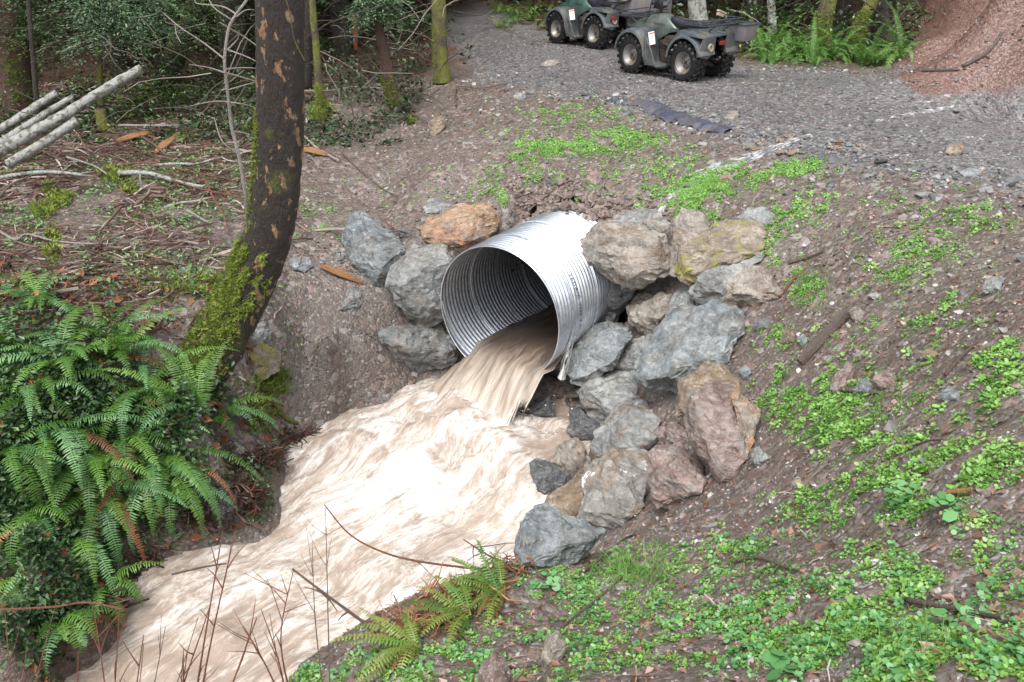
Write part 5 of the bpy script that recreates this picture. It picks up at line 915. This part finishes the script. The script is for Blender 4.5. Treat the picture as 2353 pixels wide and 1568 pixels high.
T12, P_ = fixed_tree('pale_tree', [(1775,80,18.5,.1),(1773,30,18.5,.085),(1770,-60,18.5,.08),(1765,-400,18.5,.06)], 'bark_birch', 'thin pale trunk in the forest right of the nearer quad bike', seg=10)
T13, P_ = fixed_tree('dark_tree', [(2030,105,18.6,.2),(2022,40,18.6,.18),(2018,-40,18.6,.17),(2010,-400,18.6,.13)], 'bark_dark', 'dark trunk behind the two curved mossy trunks', seg=10)
# conifer sprays
def spray(cent, size, n_, mat, par, name='foliage', seed=0, flatz=.35, droop=.5):
    r = np.random.default_rng(seed); st = []
    nb_ = max(4, n_ // 45)
    P = []; Y = []
    for k in range(nb_):
        a = r.uniform(0, 6.28); L = size * r.uniform(.5, 1.); z0 = r.uniform(-.5, .5) * size * flatz * 2
        for j in range(n_ // nb_):
            f = r.uniform(.05, 1); w_ = .28 * L * f * (1.1 - f) * 2.4; s = r.normal(0, w_ * .5); P.append([math.cos(a) * L * f - math.sin(a) * s, math.sin(a) * L * f + math.cos(a) * s, z0 - droop * L * f * f + r.normal(0, .03) - abs(s) * .25]); Y.append(a + math.copysign(.7, s) + r.normal(0, .2))
    P = np.array(P) + cent; V = np.array([[-.5, 0, 0], [-.1, -.17, -.04], [.5, 0, -.14], [-.1, .17, -.04]]); return under(scatter(name, [(V, np.array([[0, 1, 2, 3]]))], P, r.uniform(.03, .085, len(P)), M[mat], .25, None, yaw=np.array(Y)), par)
spray(aty(868, 10, 14.2), .62, 5000, 'needles_pale', T2, seed=1, droop=.45)
spray(aty(230, 25, 14.4), 1.15, 8000, 'needles_pale', T6, seed=2, droop=.5); spray(aty(330, 20, 14.8), .9, 5000, 'needles_pale', T6, seed=3); spray(aty(430, 10, 16), 1.2, 5000, 'needles', T8, seed=5, droop=.6)
spray(aty(40, 20, 14.4), 1.0, 5000, 'needles', T5, seed=4)
# background conifers: three kinds, copied
def conifer(seed, name, label):
    r = random.Random(seed); rn = np.random.default_rng(seed); Ht = r.uniform(13, 17); e = tag(empty(name), label, 'tree', 'dark conifers of the forest behind the road'); b = MB(); b.tube([(r.uniform(-.05, .05), r.uniform(-.05, .05), z) for z in np.linspace(-.5, Ht, 12)], list(np.linspace(.26, .04, 12)), 10, False, .06); b.build('trunk', M['bark_dark'], e, ang=180)
    P = []; Y = []; bb = MB()
    for k in range(74):
        z = .9 + (Ht - 1.3) * (k / 74) ** 1.15; L = (2.9 * (1 - z / Ht) ** .7 + .35) * r.uniform(.7, 1.1); a = k * 2.4 + r.uniform(-.4, .4); dr = r.uniform(.15, .4); dead = z < 2.2 and r.random() < .5
        bb.tube([(math.cos(a) * L * f, math.sin(a) * L * f, z + .1 * L * f - dr * L * f * f) for f in (0, .3, .6, .95)], [.028, .018, .01, .004], 5, False)
        if dead: continue
        for j in range(int(64 * L)):
            f = r.uniform(.15, 1); s = r.gauss(0, .22 * L * (1.1 - f)); P.append((math.cos(a) * L * f - math.sin(a) * s, math.sin(a) * L * f + math.cos(a) * s, z + .1 * L * f - dr * L * f * f - abs(s) * .3 + r.gauss(0, .05))); Y.append(a + math.copysign(.6, s))
    bb.build('branches', M['bark_dark'], e); V = np.array([[-.5, 0, 0], [-.1, -.2, -.05], [.5, 0, -.2], [-.1, .2, -.05]]); scatter('crown', [(V, np.array([[0, 1, 2, 3]]))], np.array(P), rn.uniform(.10, .28, len(P)), M['needles'], .35, None, yaw=np.array(Y), parent=e); return e
def copy_tree(o, parent=None):
    c = o.copy(); COL.objects.link(c)
    if parent is not None: c.parent = parent
    for ch in o.children: copy_tree(ch, c)
    return c
bpy.context.view_layer.update()
protos = [conifer(k, 'conifer_tree', 'dark conifer with drooping branches in the forest behind the road') for k in range(3)]
spots = []
for _ in range(4000):
    x, y = random.uniform(-17, 17), random.uniform(17.5, 42)
    if lookup(road, x, y) > .1 or lookup(red, x, y) > .1 or abs(x - 2.0 - (y - 17) * -.12) < 1.3 and y < 22: continue
    if x > 0 and y < 19.8: continue
    if all((x - a) ** 2 + (y - b_) ** 2 > (2.1 if y < 28 else 3) ** 2 for a, b_ in spots): spots.append((x, y))
    if len(spots) >= 62: break
for i, (x, y) in enumerate(spots):
    o = protos[i] if i < 3 else copy_tree(protos[i % 3]); o.location = (x, y, float(H(x, y))); o.rotation_euler = (random.uniform(-.04, .04), random.uniform(-.04, .04), random.uniform(0, 6.28)); s = random.uniform(.75, 1.2); o.scale = (s, s, s)
# ------------------------------------------------------------ loose cover (nobody could count it)
tri_leaf = (np.array([[-.5, 0, 0], [-.12, -.27, .05], [.5, 0, -.06], [-.12, .27, .05]]), np.array([[0, 1, 2, 3]]))
curl = (np.array([[-.5, -.3, .0], [.1, -.35, .16], [.5, .05, .02], [-.05, .32, .2]]), np.array([[0, 1, 2, 3]]))
def rosette(seed, n_, lr, spread, h):
    r = np.random.default_rng(seed); V = []; F = []
    for k in range(n_):
        a = r.uniform(0, 6.28); d = spread * r.uniform(.2, 1) ** .7; c = np.array([math.cos(a) * d, math.sin(a) * d, h * r.uniform(.3, 1) * (1.2 - d / spread * .6)]); rr_ = lr * r.uniform(.6, 1.15); i = len(V); tl_ = r.normal(0, .35, 2)
        for j in range(6): t_ = j * math.pi / 3 + a; q = np.array([math.cos(t_) * rr_, math.sin(t_) * rr_ * .85, 0]); q[2] = q[0] * tl_[0] + q[1] * tl_[1]; V.append(c + q)
        F += [[i, i + 1, i + 2, i + 3], [i, i + 3, i + 4, i + 5]]
    return np.array(V), np.array(F)
ros_s = [rosette(k, 13, .0075, .030, .022) for k in range(5)]; ros_m = [rosette(20 + k, 11, .0125, .05, .035) for k in range(4)]; ros_b = [rosette(40 + k, 8, .023, .075, .05) for k in range(4)]
def ell(L):
    out = []
    for (u, v, a, b_, n_) in L:
        rr_ = np.sqrt(rng.random(n_)) * (1 + .25 * rng.normal(size=n_)); th = rng.uniform(0, 6.283, n_); out.append(np.stack([u + a * rr_ * np.cos(th), v + b_ * rr_ * np.sin(th) - (.0) * np.cos(th)], 1))
    uv = np.vstack(out); uv[:, 1] = np.maximum(uv[:, 1], 8); return uv
def clump(P, sc, th, seed): return P[fbm(P[:, :2] * sc, 3, seed) > th]
A_ = ell([(1245,348,70,24,900),(1350,335,70,22,800),(1440,318,80,26,900),(1330,262,130,28,500),(1580,455,70,28,900),(1650,425,80,24,900),(1760,398,110,20,900),(1850,380,60,16,300),(1200,410,90,50,350),(1430,400,180,80,500),(1300,300,200,70,500),(1150,440,60,30,160),(1560,380,90,40,200),(1600,500,60,22,200),(950,460,140,70,120),(740,500,50,60,160)])
PA_ = G(A_[:, 0], A_[:, 1]); PA_ = clump(PA_[rng.random(len(PA_)) < .6], 4.2, -.12, 5); tag(scatter('seedlings', ros_s, PA_, rng.uniform(.6, 1.4, len(PA_)), M['seedling'], .25, normal(PA_[:, 0], PA_[:, 1])), kind='stuff')
A_ = ell([(1850,900,110,50,420),(1900,950,90,50,360),(1930,1010,110,40,400),(1880,930,140,70,700),(2100,1060,220,80,500),(2050,620,90,40,200),(2130,560,90,50,220),(2250,500,70,30,160),(1850,480,90,50,200),(1780,560,50,60,160),(1850,660,50,40,160),(1780,780,60,30,160),(2290,850,60,90,300),(2180,730,100,60,160),(2060,760,200,120,200),(2100,480,260,80,260),(2150,950,200,100,220),(1950,1150,150,60,260),(2260,1060,100,60,150)])
PB_ = G(A_[:, 0], A_[:, 1]); PB_ = clump(PB_, 5.5, -.04, 8); tag(scatter('seedlings', ros_s + ros_m[:2], PB_, rng.uniform(.5, 1.1, len(PB_)), M['seedling'], .3, normal(PB_[:, 0], PB_[:, 1])), kind='stuff')
A_ = ell([(1250,1500,260,70,900),(1050,1530,260,60,1000),(1500,1300,140,50,420),(1650,1330,130,70,420),(1720,1250,90,40,240),(1950,1470,260,80,1300),(2000,1540,330,50,700),(2150,1180,150,36,300),(2050,1330,220,80,800),(1800,1420,300,90,1100),(2200,1500,200,70,700),(1500,1450,250,80,700),(1400,1400,160,60,360),(1700,1460,120,60,200),(2300,1350,80,150,200),(1300,1330,130,45,300),(1620,1500,60,35,110),(1840,1180,120,60,160),(760,1560,120,30,300)])
PC_ = G(A_[:, 0], A_[:, 1]); PC_ = PC_[(PC_[:, 2] > stream_level(PC_[:, 0], PC_[:, 1]) + .15)]; PC_ = clump(PC_, 6.5, -.10, 12)
h_ = len(PC_); k1 = rng.random(h_) < .62
tag(scatter('seedlings', ros_m + ros_s, PC_[k1], rng.uniform(.35, .8, k1.sum()), M['seedling'], .3, normal(PC_[k1, 0], PC_[k1, 1])), kind='stuff')
k2 = ~k1 & (rng.random(h_) < .26); tag(scatter('broad_leaf_plants', ros_b, PC_[k2] + [0, 0, .01], rng.uniform(.25, .55, k2.sum()), M['broadleaf'], .35, None), kind='stuff')
# round leaved and strawberry like plants one can point to
for i, (u, v, s, lb) in enumerate([(2180, 1180, 1.5, 'bluish green broad leaved plant right of the orange stick end'), (2080, 1150, 1.5, 'low broad leaved plant left of the orange stick end'), (2190, 1430, 1.2, 'round leaved plant on the dark flat stick at the lower right'), (1820, 1545, 1.4, 'lobed leaf plant at the bottom edge right of the middle'), (1250, 1345, 1.3, 'glossy bramble leaves hanging beside the slate boulder foot')]):
    V, F = rosette(70 + i, 16, .026, .09, .06); g = G(u, v); o = np_mesh('leafy_plant', V * s * .75, F, M['broadleaf'], False, {'rnd': ('FLOAT', np.repeat(rng.random(16), 6))}); o.location = g; tag(o, lb, 'plant')
# grass
blade = (np.array([[-.012, 0, 0], [.012, 0, 0], [.05, .01, .5], [.03, 0, .5], [.22, 0, .95], [.21, 0, .95]]), np.array([[0, 1, 2, 3], [3, 2, 4, 5]]))
A_ = ell([(1480,1310,80,40,300),(1420,1330,120,30,160),(1865,670,40,50,160),(1680,440,60,30,150),(2000,1500,220,60,120),(2240,620,90,80,60),(1130,410,16,16,50),(1240,360,60,20,100),(2000,960,150,60,60)]); PG = G(A_[:, 0], A_[:, 1]); tag(scatter('grass', [blade], PG, rng.uniform(.06, .16, len(PG)), M['seedling'], .45), kind='stuff')
# pebbles, gravel, litter
stick_t0 = []
for k in range(4):
    b = MB(); b.tube([(-.5, 0, 0), (-.2, random.uniform(-.12, .12), .06), (.2, random.uniform(-.15, .15), .0), (.5, 0, .1)], [.022, .02, .016, .008], 4, False); stick_t0.append((np.array(b.v), np.array(b.f)))
stick_t1 = []
for k in range(5):
    b = MB(); b.tube([(-.5, 0, 0), (-.25, random.uniform(-.05, .05), .04), (.05, random.uniform(-.08, .08), .06), (.3, random.uniform(-.08, .08), .03), (.5, 0, -.02)], [.0075, .007, .006, .0045, .002], 4, False); stick_t1.append((np.array(b.v), np.array(b.f)))
peb_t = [ico(1, 300 + k, (1.2, .9, .6), .5) for k in range(6)]
def field(n_, xr, yr, dens, pw=1.7):
    y = yr[0] + (yr[1] - yr[0]) * rng.random(n_) ** pw; x = rng.uniform(-1, 1, n_) * (y * .68 + 1.2); k = (dens(x, y) > rng.random(n_)) & (x > xr[0]) & (x < xr[1]); x, y = x[k], y[k]; return np.stack([x, y, H(x, y)], 1)
inwater = lambda x, y: H(x, y) < stream_level(x, y) + .02
nopipe = lambda x, y: ~((np.abs((x - PC[0]) * PA[1] - (y - PC[1]) * PA[0]) < .85) & (((x - PC[0]) * PA[0] + (y - PC[1]) * PA[1]) < PT + .15) & (((x - PC[0]) * PA[0] + (y - PC[1]) * PA[1]) > -.6))
P = field(26000, (-9, 11), (5, 20), lambda x, y: lookup(road, x, y) * 1., 1.3); tag(scatter('gravel', peb_t, P, rng.gamma(2.2, .0095, len(P)) + .012, M['gravel'], .4), kind='stuff')
edge = np.exp(-((RD + .05) / .4) ** 2); P = field(30000, (-9, 11), (6, 18), lambda x, y: lookup(edge, x, y) * .5 * (y < 16), 1.2); tag(scatter('gravel', peb_t, P, rng.gamma(2.4, .017, len(P)) + .02, M['gravel'], .5), kind='stuff')
P = field(40000, (-8, 9), (1.3, 16), lambda x, y: (1 - lookup(road, x, y)) * (1 - .6 * lookup(forest, x, y)) * ~inwater(x, y) * nopipe(x, y) * (.25 + .75 * (x > -2))); tag(scatter('pebbles', peb_t, P, (rng.gamma(1.7, .008, len(P)) + .006) * (.45 + P[:, 1] * .09), M['pebble'], .5), kind='stuff')
P = field(34000, (-10, 9), (1.3, 22), lambda x, y: np.clip(.35 + .8 * fbm(np.stack([x, y], -1) * 1.5, 2, 77), .1, 1) * (1 - .8 * lookup(road, x, y)) * ~inwater(x, y) * nopipe(x, y)); tag(scatter('leaf_litter', [tri_leaf, curl], P + [0, 0, .008], rng.uniform(.012, .038, len(P)) * (.6 + P[:, 1] * .07), M['litter'], .45), kind='stuff')
th_ = rng.uniform(-.3, 3.3, 700); P = np.array([pipe_pt(PT - .12 + float(rng.normal(0, .09)), a, PR + .01 + abs(rng.normal(0, .02))) for a in th_]); tag(scatter('soil_clods', peb_t, P, rng.gamma(2.5, .018, len(P)) + .02, M['clod'], .6), kind='stuff')
k_ = rng.uniform(-1.1, 1.1, 900); P = np.array([PC + PA * (PT + abs(rng.normal(0, .16))) + h2 * a for a in k_]); P[:, 2] = H(P[:, 0], P[:, 1]); tag(scatter('soil_clods', peb_t, P, rng.gamma(2.5, .014, len(P)) + .015, M['clod'], .6), kind='stuff')
P = field(9000, (.6, 9), (2.2, 9.5), lambda x, y: .8 * (1 - lookup(road, x, y)) * ~inwater(x, y) * nopipe(x, y) * (fbm(np.stack([x, y], -1) * 1.1, 2, 19) > -.1)); tag(scatter('rubble', peb_t + [ico(2, 350, (1.3, .8, .5), .6)] * 0, P, (rng.gamma(2, .010, len(P)) + .012) * (.5 + P[:, 1] * .1), M['pebble'], .6), kind='stuff')
def drops(cx, n_, sd, z0, zr, sz): 
    P = np.stack([cx[0] + rng.normal(0, sd, n_), cx[1] + rng.normal(0, sd * .7, n_)], 1); P = np.c_[P, stream_level(P[:, 0], P[:, 1]) + z0 + zr * rng.random(n_) ** 2.2]; return P, rng.gamma(2, sz, n_) + .003
P1, s1 = drops((-.45, 7.75), 180, .38, .12, .42, .0022); P2, s2 = drops((.35, 7.9), 50, .18, .02, .35, .004); P3_, s3 = drops((-1.9, 6.9), 160, .8, .04, .16, .002)
tag(scatter('spray', [ico(1, 400, (1.3, 1, 1), .2)], np.vstack([P1, P2, P3_]), np.r_[s1, s2, s3], M['spray'], .9, smooth=True), kind='stuff')
A_ = ell([(860,560,90,60,60),(620,1060,60,30,260),(560,1150,50,40,300),(480,1200,60,30,200),(330,1310,60,30,160),(700,1010,50,16,120),(250,1390,30,40,120)]); P = G(A_[:, 0], A_[:, 1]); P = P[P[:, 2] > stream_level(P[:, 0], P[:, 1]) - .05]; tag(scatter('twigs', stick_t0, P + [0, 0, .03], rng.gamma(3, .05, len(P)) + .06, M['twig_dark'], .5), kind='stuff')
P = field(2600, (-1, 8), (1.6, 8), lambda x, y: .9 * (1 - lookup(road, x, y)) * ~inwater(x, y) * nopipe(x, y)); tag(scatter('dead_leaves', [curl, tri_leaf], P + [0, 0, .012], rng.uniform(.025, .06, len(P)), M['litter'], .4), kind='stuff')
P = field(16000, (2.5, 9), (16, 23), lambda x, y: (1 - lookup(road, x, y)) * (1 - lookup(red, x, y)) * (fbm(np.stack([x, y], -1) * 1.1, 2, 61) > -.1), 1.); P[:, 2] += rng.random(len(P)) ** 1.3 * .9; tag(scatter('forest_understory', [tri_leaf], P, rng.uniform(.03, .09, len(P)), M['slash_green'], .8), kind='stuff')
P = field(9000, (-13, -2), (13, 18), lambda x, y: (fbm(np.stack([x, y], -1) * 1.0, 2, 63) > .05) * 1., 1.); P[:, 2] += rng.random(len(P)) ** 1.5 * .6; tag(scatter('forest_understory', [tri_leaf], P, rng.uniform(.03, .08, len(P)), M['slash_green'], .8), kind='stuff')
P = field(850, (-13, 8), (12.5, 20), lambda x, y: (1 - lookup(road, x, y)) * (1 - lookup(red, x, y)) * (lookup(RD, x, y) < -.6) * ((x < -.8) | (y > 17)), 1.); P[:, 2] += .1 + rng.random(len(P)) * 1.5; tag(scatter('bare_twigs', stick_t1, P, rng.uniform(.4, 1.5, len(P)), M['twig_dim'], .9), kind='stuff')
A_ = ell([(1060,1370,110,35,130),(960,1440,90,35,120),(1160,1310,60,16,50)]); P = G(A_[:, 0], A_[:, 1]); P = P[P[:, 2] > stream_level(P[:, 0], P[:, 1]) + .4]; P[:, 2] += rng.uniform(.01, .07, len(P)); tag(scatter('twigs', stick_t0, P, rng.gamma(3, .035, len(P)) + .05, M['twig_red'], .5), kind='stuff')
# red bank crumbs
P = field(22000, (5, 14), (12.5, 22), lambda x, y: lookup(red, x, y) * .6, .9); tag(scatter('bank_crumbs', peb_t, P, rng.gamma(2, .010, len(P)) + .012, M['red_crumb'], .5), kind='stuff')
# twigs over the slash at the left
stick_t = []
for k in range(4):
    b = MB(); b.tube([(-.5, 0, 0), (-.2, random.uniform(-.05, .05), .03), (.2, random.uniform(-.06, .06), .0), (.5, 0, .02)], [.024, .022, .018, .008], 4, False); stick_t.append((np.array(b.v), np.array(b.f)))
lf = lambda x, y: sstep(.6, -1.2, x + 2.6 + (y - 9) * .12) * (y > 7.3) * (~inwater(x, y))
P = field(30000, (-10, 1), (7, 16.5), lambda x, y: lf(x, y) * (fbm(np.stack([x, y], -1) * .8, 2, 5) > -.3), .85); tag(scatter('twigs', stick_t, P + [0, 0, .03], rng.gamma(3, .07, len(P)) + .08, M['twig_stuff'], .16), kind='stuff')
P = field(2600, (-5, 9), (1.5, 20), lambda x, y: .5 * (1 - lookup(road, x, y)) * ~inwater(x, y) * nopipe(x, y)); tag(scatter('twigs', stick_t, P + [0, 0, .012], rng.gamma(2, .03, len(P)) + .03, M['twig_stuff'], .12), kind='stuff')
# low green among the slash, moss hummocks
P = field(110000, (-10, 1), (7.6, 17), lambda x, y: lf(x, y) * (fbm(np.stack([x, y], -1) * 1.6, 3, 15) > -.02), .85); P[:, 2] += rng.uniform(0, .07, len(P)); tag(scatter('undergrowth', [tri_leaf], P, rng.uniform(.025, .07, len(P)), M['slash_green'], .6), kind='stuff')
A_ = ell([(405,225,28,26,260),(360,215,40,16,160),(300,250,60,30,200),(550,195,60,14,120),(115,440,14,14,60),(140,465,24,16,160),(100,490,24,16,160),(265,408,34,14,200),(300,575,14,40,0),(125,570,14,40,160),(735,260,26,22,240),(945,282,10,10,80),(580,300,24,10,80),(420,320,40,12,90),(300,440,20,12,80),(580,640,60,50,300),(470,660,60,20,300),(380,660,70,20,160),(625,890,40,30,240),(600,960,40,40,160)]); P = G(A_[:, 0], A_[:, 1]); P[:, 2] += rng.uniform(0, .05, len(P)); tag(scatter('moss_hummocks', tufts, P, rng.uniform(.04, .09, len(P)), M['moss'], .5), kind='stuff')
A_ = ell([(200,1050,230,130,9000),(100,880,160,90,4000),(330,1120,120,90,3500),(120,1250,120,70,1500),(420,930,110,70,1500),(210,1300,70,60,1500),(60,1180,80,150,1200),(90,1440,110,70,900),(200,1400,60,60,500)]); P = G(A_[:, 0], A_[:, 1]); P = P[(P[:, 2] > stream_level(P[:, 0], P[:, 1]) + .12) & (P[:, 0] < -1.5)]; P[:, 2] += rng.uniform(0, .16, len(P)); P[:, 1] -= rng.uniform(0, .12, len(P)); tag(scatter('undergrowth', [tri_leaf], P, rng.uniform(.03, .075, len(P)), M['undergrowth'], .8), kind='stuff')
# bramble and leaves under the ferns on the left bank
bk = lambda x, y: (x < -1.15) * (y > 4.6) * (y < 8.0 + .25 * fbm(np.stack([x, y], -1) * 1.5, 2, 4)) * (~inwater(x, y)) * sstep(-1.2, -1.9, x)
P = np.stack([rng.uniform(-6, -1.2, 48000), rng.uniform(4.6, 8.9, 48000)], 1); P = P[bk(P[:, 0], P[:, 1]) * np.where(P[:, 1] > 7.1, .45 * (fbm(P * 2.1, 2, 71) > -.05), 1) > rng.random(48000)]; P = np.c_[P, H(P[:, 0], P[:, 1])]; P[:, 2] += rng.uniform(0, .24, len(P)) * sstep(-1.4, -2.2, P[:, 0]) * np.clip(fbm(P[:, :2] * 2.2, 2, 8) + .7, .1, 1.4); tag(scatter('undergrowth', [tri_leaf], P, rng.uniform(.025, .07, len(P)), M['undergrowth'], .7), kind='stuff')
P = field(9000, (-8, -1), (4.6, 8.6), lambda x, y: bk(x, y) * 1., 1.); P[:, 2] += rng.uniform(0, .1, len(P)); tag(scatter('leaf_litter', [tri_leaf, curl], P, rng.uniform(.04, .12, len(P)), M['fern_dead'], .9), kind='stuff')
# dark forest floor growth and shrubs behind
P = field(52000, (-18, 18), (17, 34), lambda x, y: (1 - lookup(road, x, y)) * (1 - lookup(red, x, y)) * ((x > -1) | (y > 19)), 1.); hh = np.clip(fbm(P[:, :2] * .55, 3, 44) + .55, 0, 1.5); P[:, 2] += rng.random(len(P)) ** 1.3 * hh * 1.5; tag(scatter('forest_understory', [tri_leaf, curl], P, rng.uniform(.05, .15, len(P)), M['forest_leaf'], .8), kind='stuff')
P = field(70000, (-13, -1.5), (12.6, 20), lambda x, y: (1 - lookup(road, x, y)) * (fbm(np.stack([x, y], -1) * .8, 2, 25) > .0), 1.); P[:, 2] += rng.random(len(P)) * np.clip((P[:, 1] - 12.5) * .2, .05, 1.1); tag(scatter('forest_understory', [tri_leaf], P, rng.uniform(.05, .11, len(P)), M['forest_leaf'], .7), kind='stuff')
# thin bare brambles and stems rising from the near bank
def shrub(base, tips, mat, label, r0=.006, side=3, tl=.16, seed=0):
    r = random.Random(seed); e = tag(empty('bare_shrub', base), label, 'shrub')
    for tp in tips:
        tp = np.array(tp); b0 = np.array(base) + [r.uniform(-.05, .05), r.uniform(-.05, .05), -.05]; d = tp - b0; mid = b0 + d * .5 + np.array([r.uniform(-.06, .06), r.uniform(-.05, .05), .05]); P = smooth_path([b0, mid, tp], 8); b = MB(); b.tube(P, list(np.linspace(r0, r0 * .35, len(P))), 6); under(b.build('stem', M[mat]), e)
        for k in range(side):
            i = r.randint(5, len(P) - 3); q = P[i]; dd = d / np.linalg.norm(d) + np.array([r.gauss(0, .5), r.gauss(0, .3), r.gauss(0, .4)]); dd /= np.linalg.norm(dd); L = tl * r.uniform(.4, 1.2); b = MB(); b.tube(smooth_path([q, q + dd * L * .5 + [0, 0, r.uniform(-.02, .02)], q + dd * L + [0, 0, r.uniform(-.03, .04)]], 3), [r0 * .5, r0 * .45, r0 * .4, r0 * .35, r0 * .3, r0 * .25, r0 * .2], 5); under(b.build('twig', M[mat]), e)
    return e
def nb(u, v=1640): p = G(u, v); return p
yy = 3.5
for i, (u0, tp, mt, lb, sd, r0) in enumerate([
 (500, [(540, 1222, 3.9), (512, 1218, 3.9), (480, 1400, 3.7), (590, 1420, 3.6), (430, 1500, 3.6)], 'stick_red', 'tall reddish forked stem in front of the foam at the bottom left', 2, .0065),
 (330, [(275, 1400, 3.7), (215, 1385, 3.8), (330, 1460, 3.6), (180, 1500, 3.6)], 'stick_red', 'pair of short red stems at the bottom left', 2, .006),
 (650, [(675, 1305, 3.6), (560, 1440, 3.5), (600, 1400, 3.6)], 'stick_red', 'thin red branching stems right of the tall forked stem', 3, .0045),
 (760, [(718, 1268, 3.7), (748, 1160, 3.9)], 'stick_brown', 'very thin bare stems standing over the foam left of the near fern', 1, .003),
 (420, [(455, 1420, 3.6), (380, 1440, 3.6), (330, 1480, 3.5)], 'stick_brown', 'tangle of bare brown twigs at the bottom left', 4, .004),
 (100, [(10, 1390, 4.0), (130, 1380, 4.0), (60, 1500, 3.9)], 'stick_red', 'red bramble stems in the lower left corner', 3, .005)]):
    g = nb(u0) if u0 > 560 else np.array([(u0 - 1176) / FPX * 5.6, 3.3, 1.15]); g[2] = min(g[2], H(g[0], g[1]) + .02) if u0 > 560 else H(g[0], g[1])
    shrub(g, [aty(*t_) for t_ in tp], mt, lb, r0 * 1.35, sd + 3, .22, seed=i)
log('fallen_branch', [aty(672, 1308, 4.0), aty(760, 1375, 3.85), aty(850, 1440, 3.7), G(930, 1500) + [0, 0, .02]], .006, .012, 'stick_brown', 'straight dark branch sticking out over the foam from the near bank', 'branch', twigs=4, seg=7, tl=.2)
log('fallen_branch', [aty(745, 1160, 4.6), aty(800, 1225, 4.55), aty(870, 1265, 4.5), aty(960, 1290, 4.4), G(1150, 1330) + [0, 0, .05]], .004, .008, 'stick_red', 'thin arching bramble cane over the foam above the near fern', 'branch', twigs=1, seg=6)
log('fallen_branch', [aty(1065, 1240, 4.6), aty(1120, 1275, 4.5), G(1200, 1330) + [0, 0, .04]], .004, .009, 'stick_red', 'reddish twiggy branch reaching up left of the slate boulder', 'branch', twigs=9, seg=6, tl=.25)
log('fallen_branch', [aty(520, 1295, 5.4), aty(470, 1303, 5.4), aty(430, 1312, 5.4), aty(395, 1320, 5.4)], .007, .009, 'stick_brown', 'crooked brown stick poking out of the foam at the left', 'branch', seg=6)
log('fallen_branch', [aty(-10, 1402, 4.4), aty(120, 1395, 4.4), aty(200, 1385, 4.4), aty(280, 1400, 4.3)], .007, .006, 'stick_red', 'long red cane stretching level in the lower left corner', 'branch', seg=6, twigs=1)
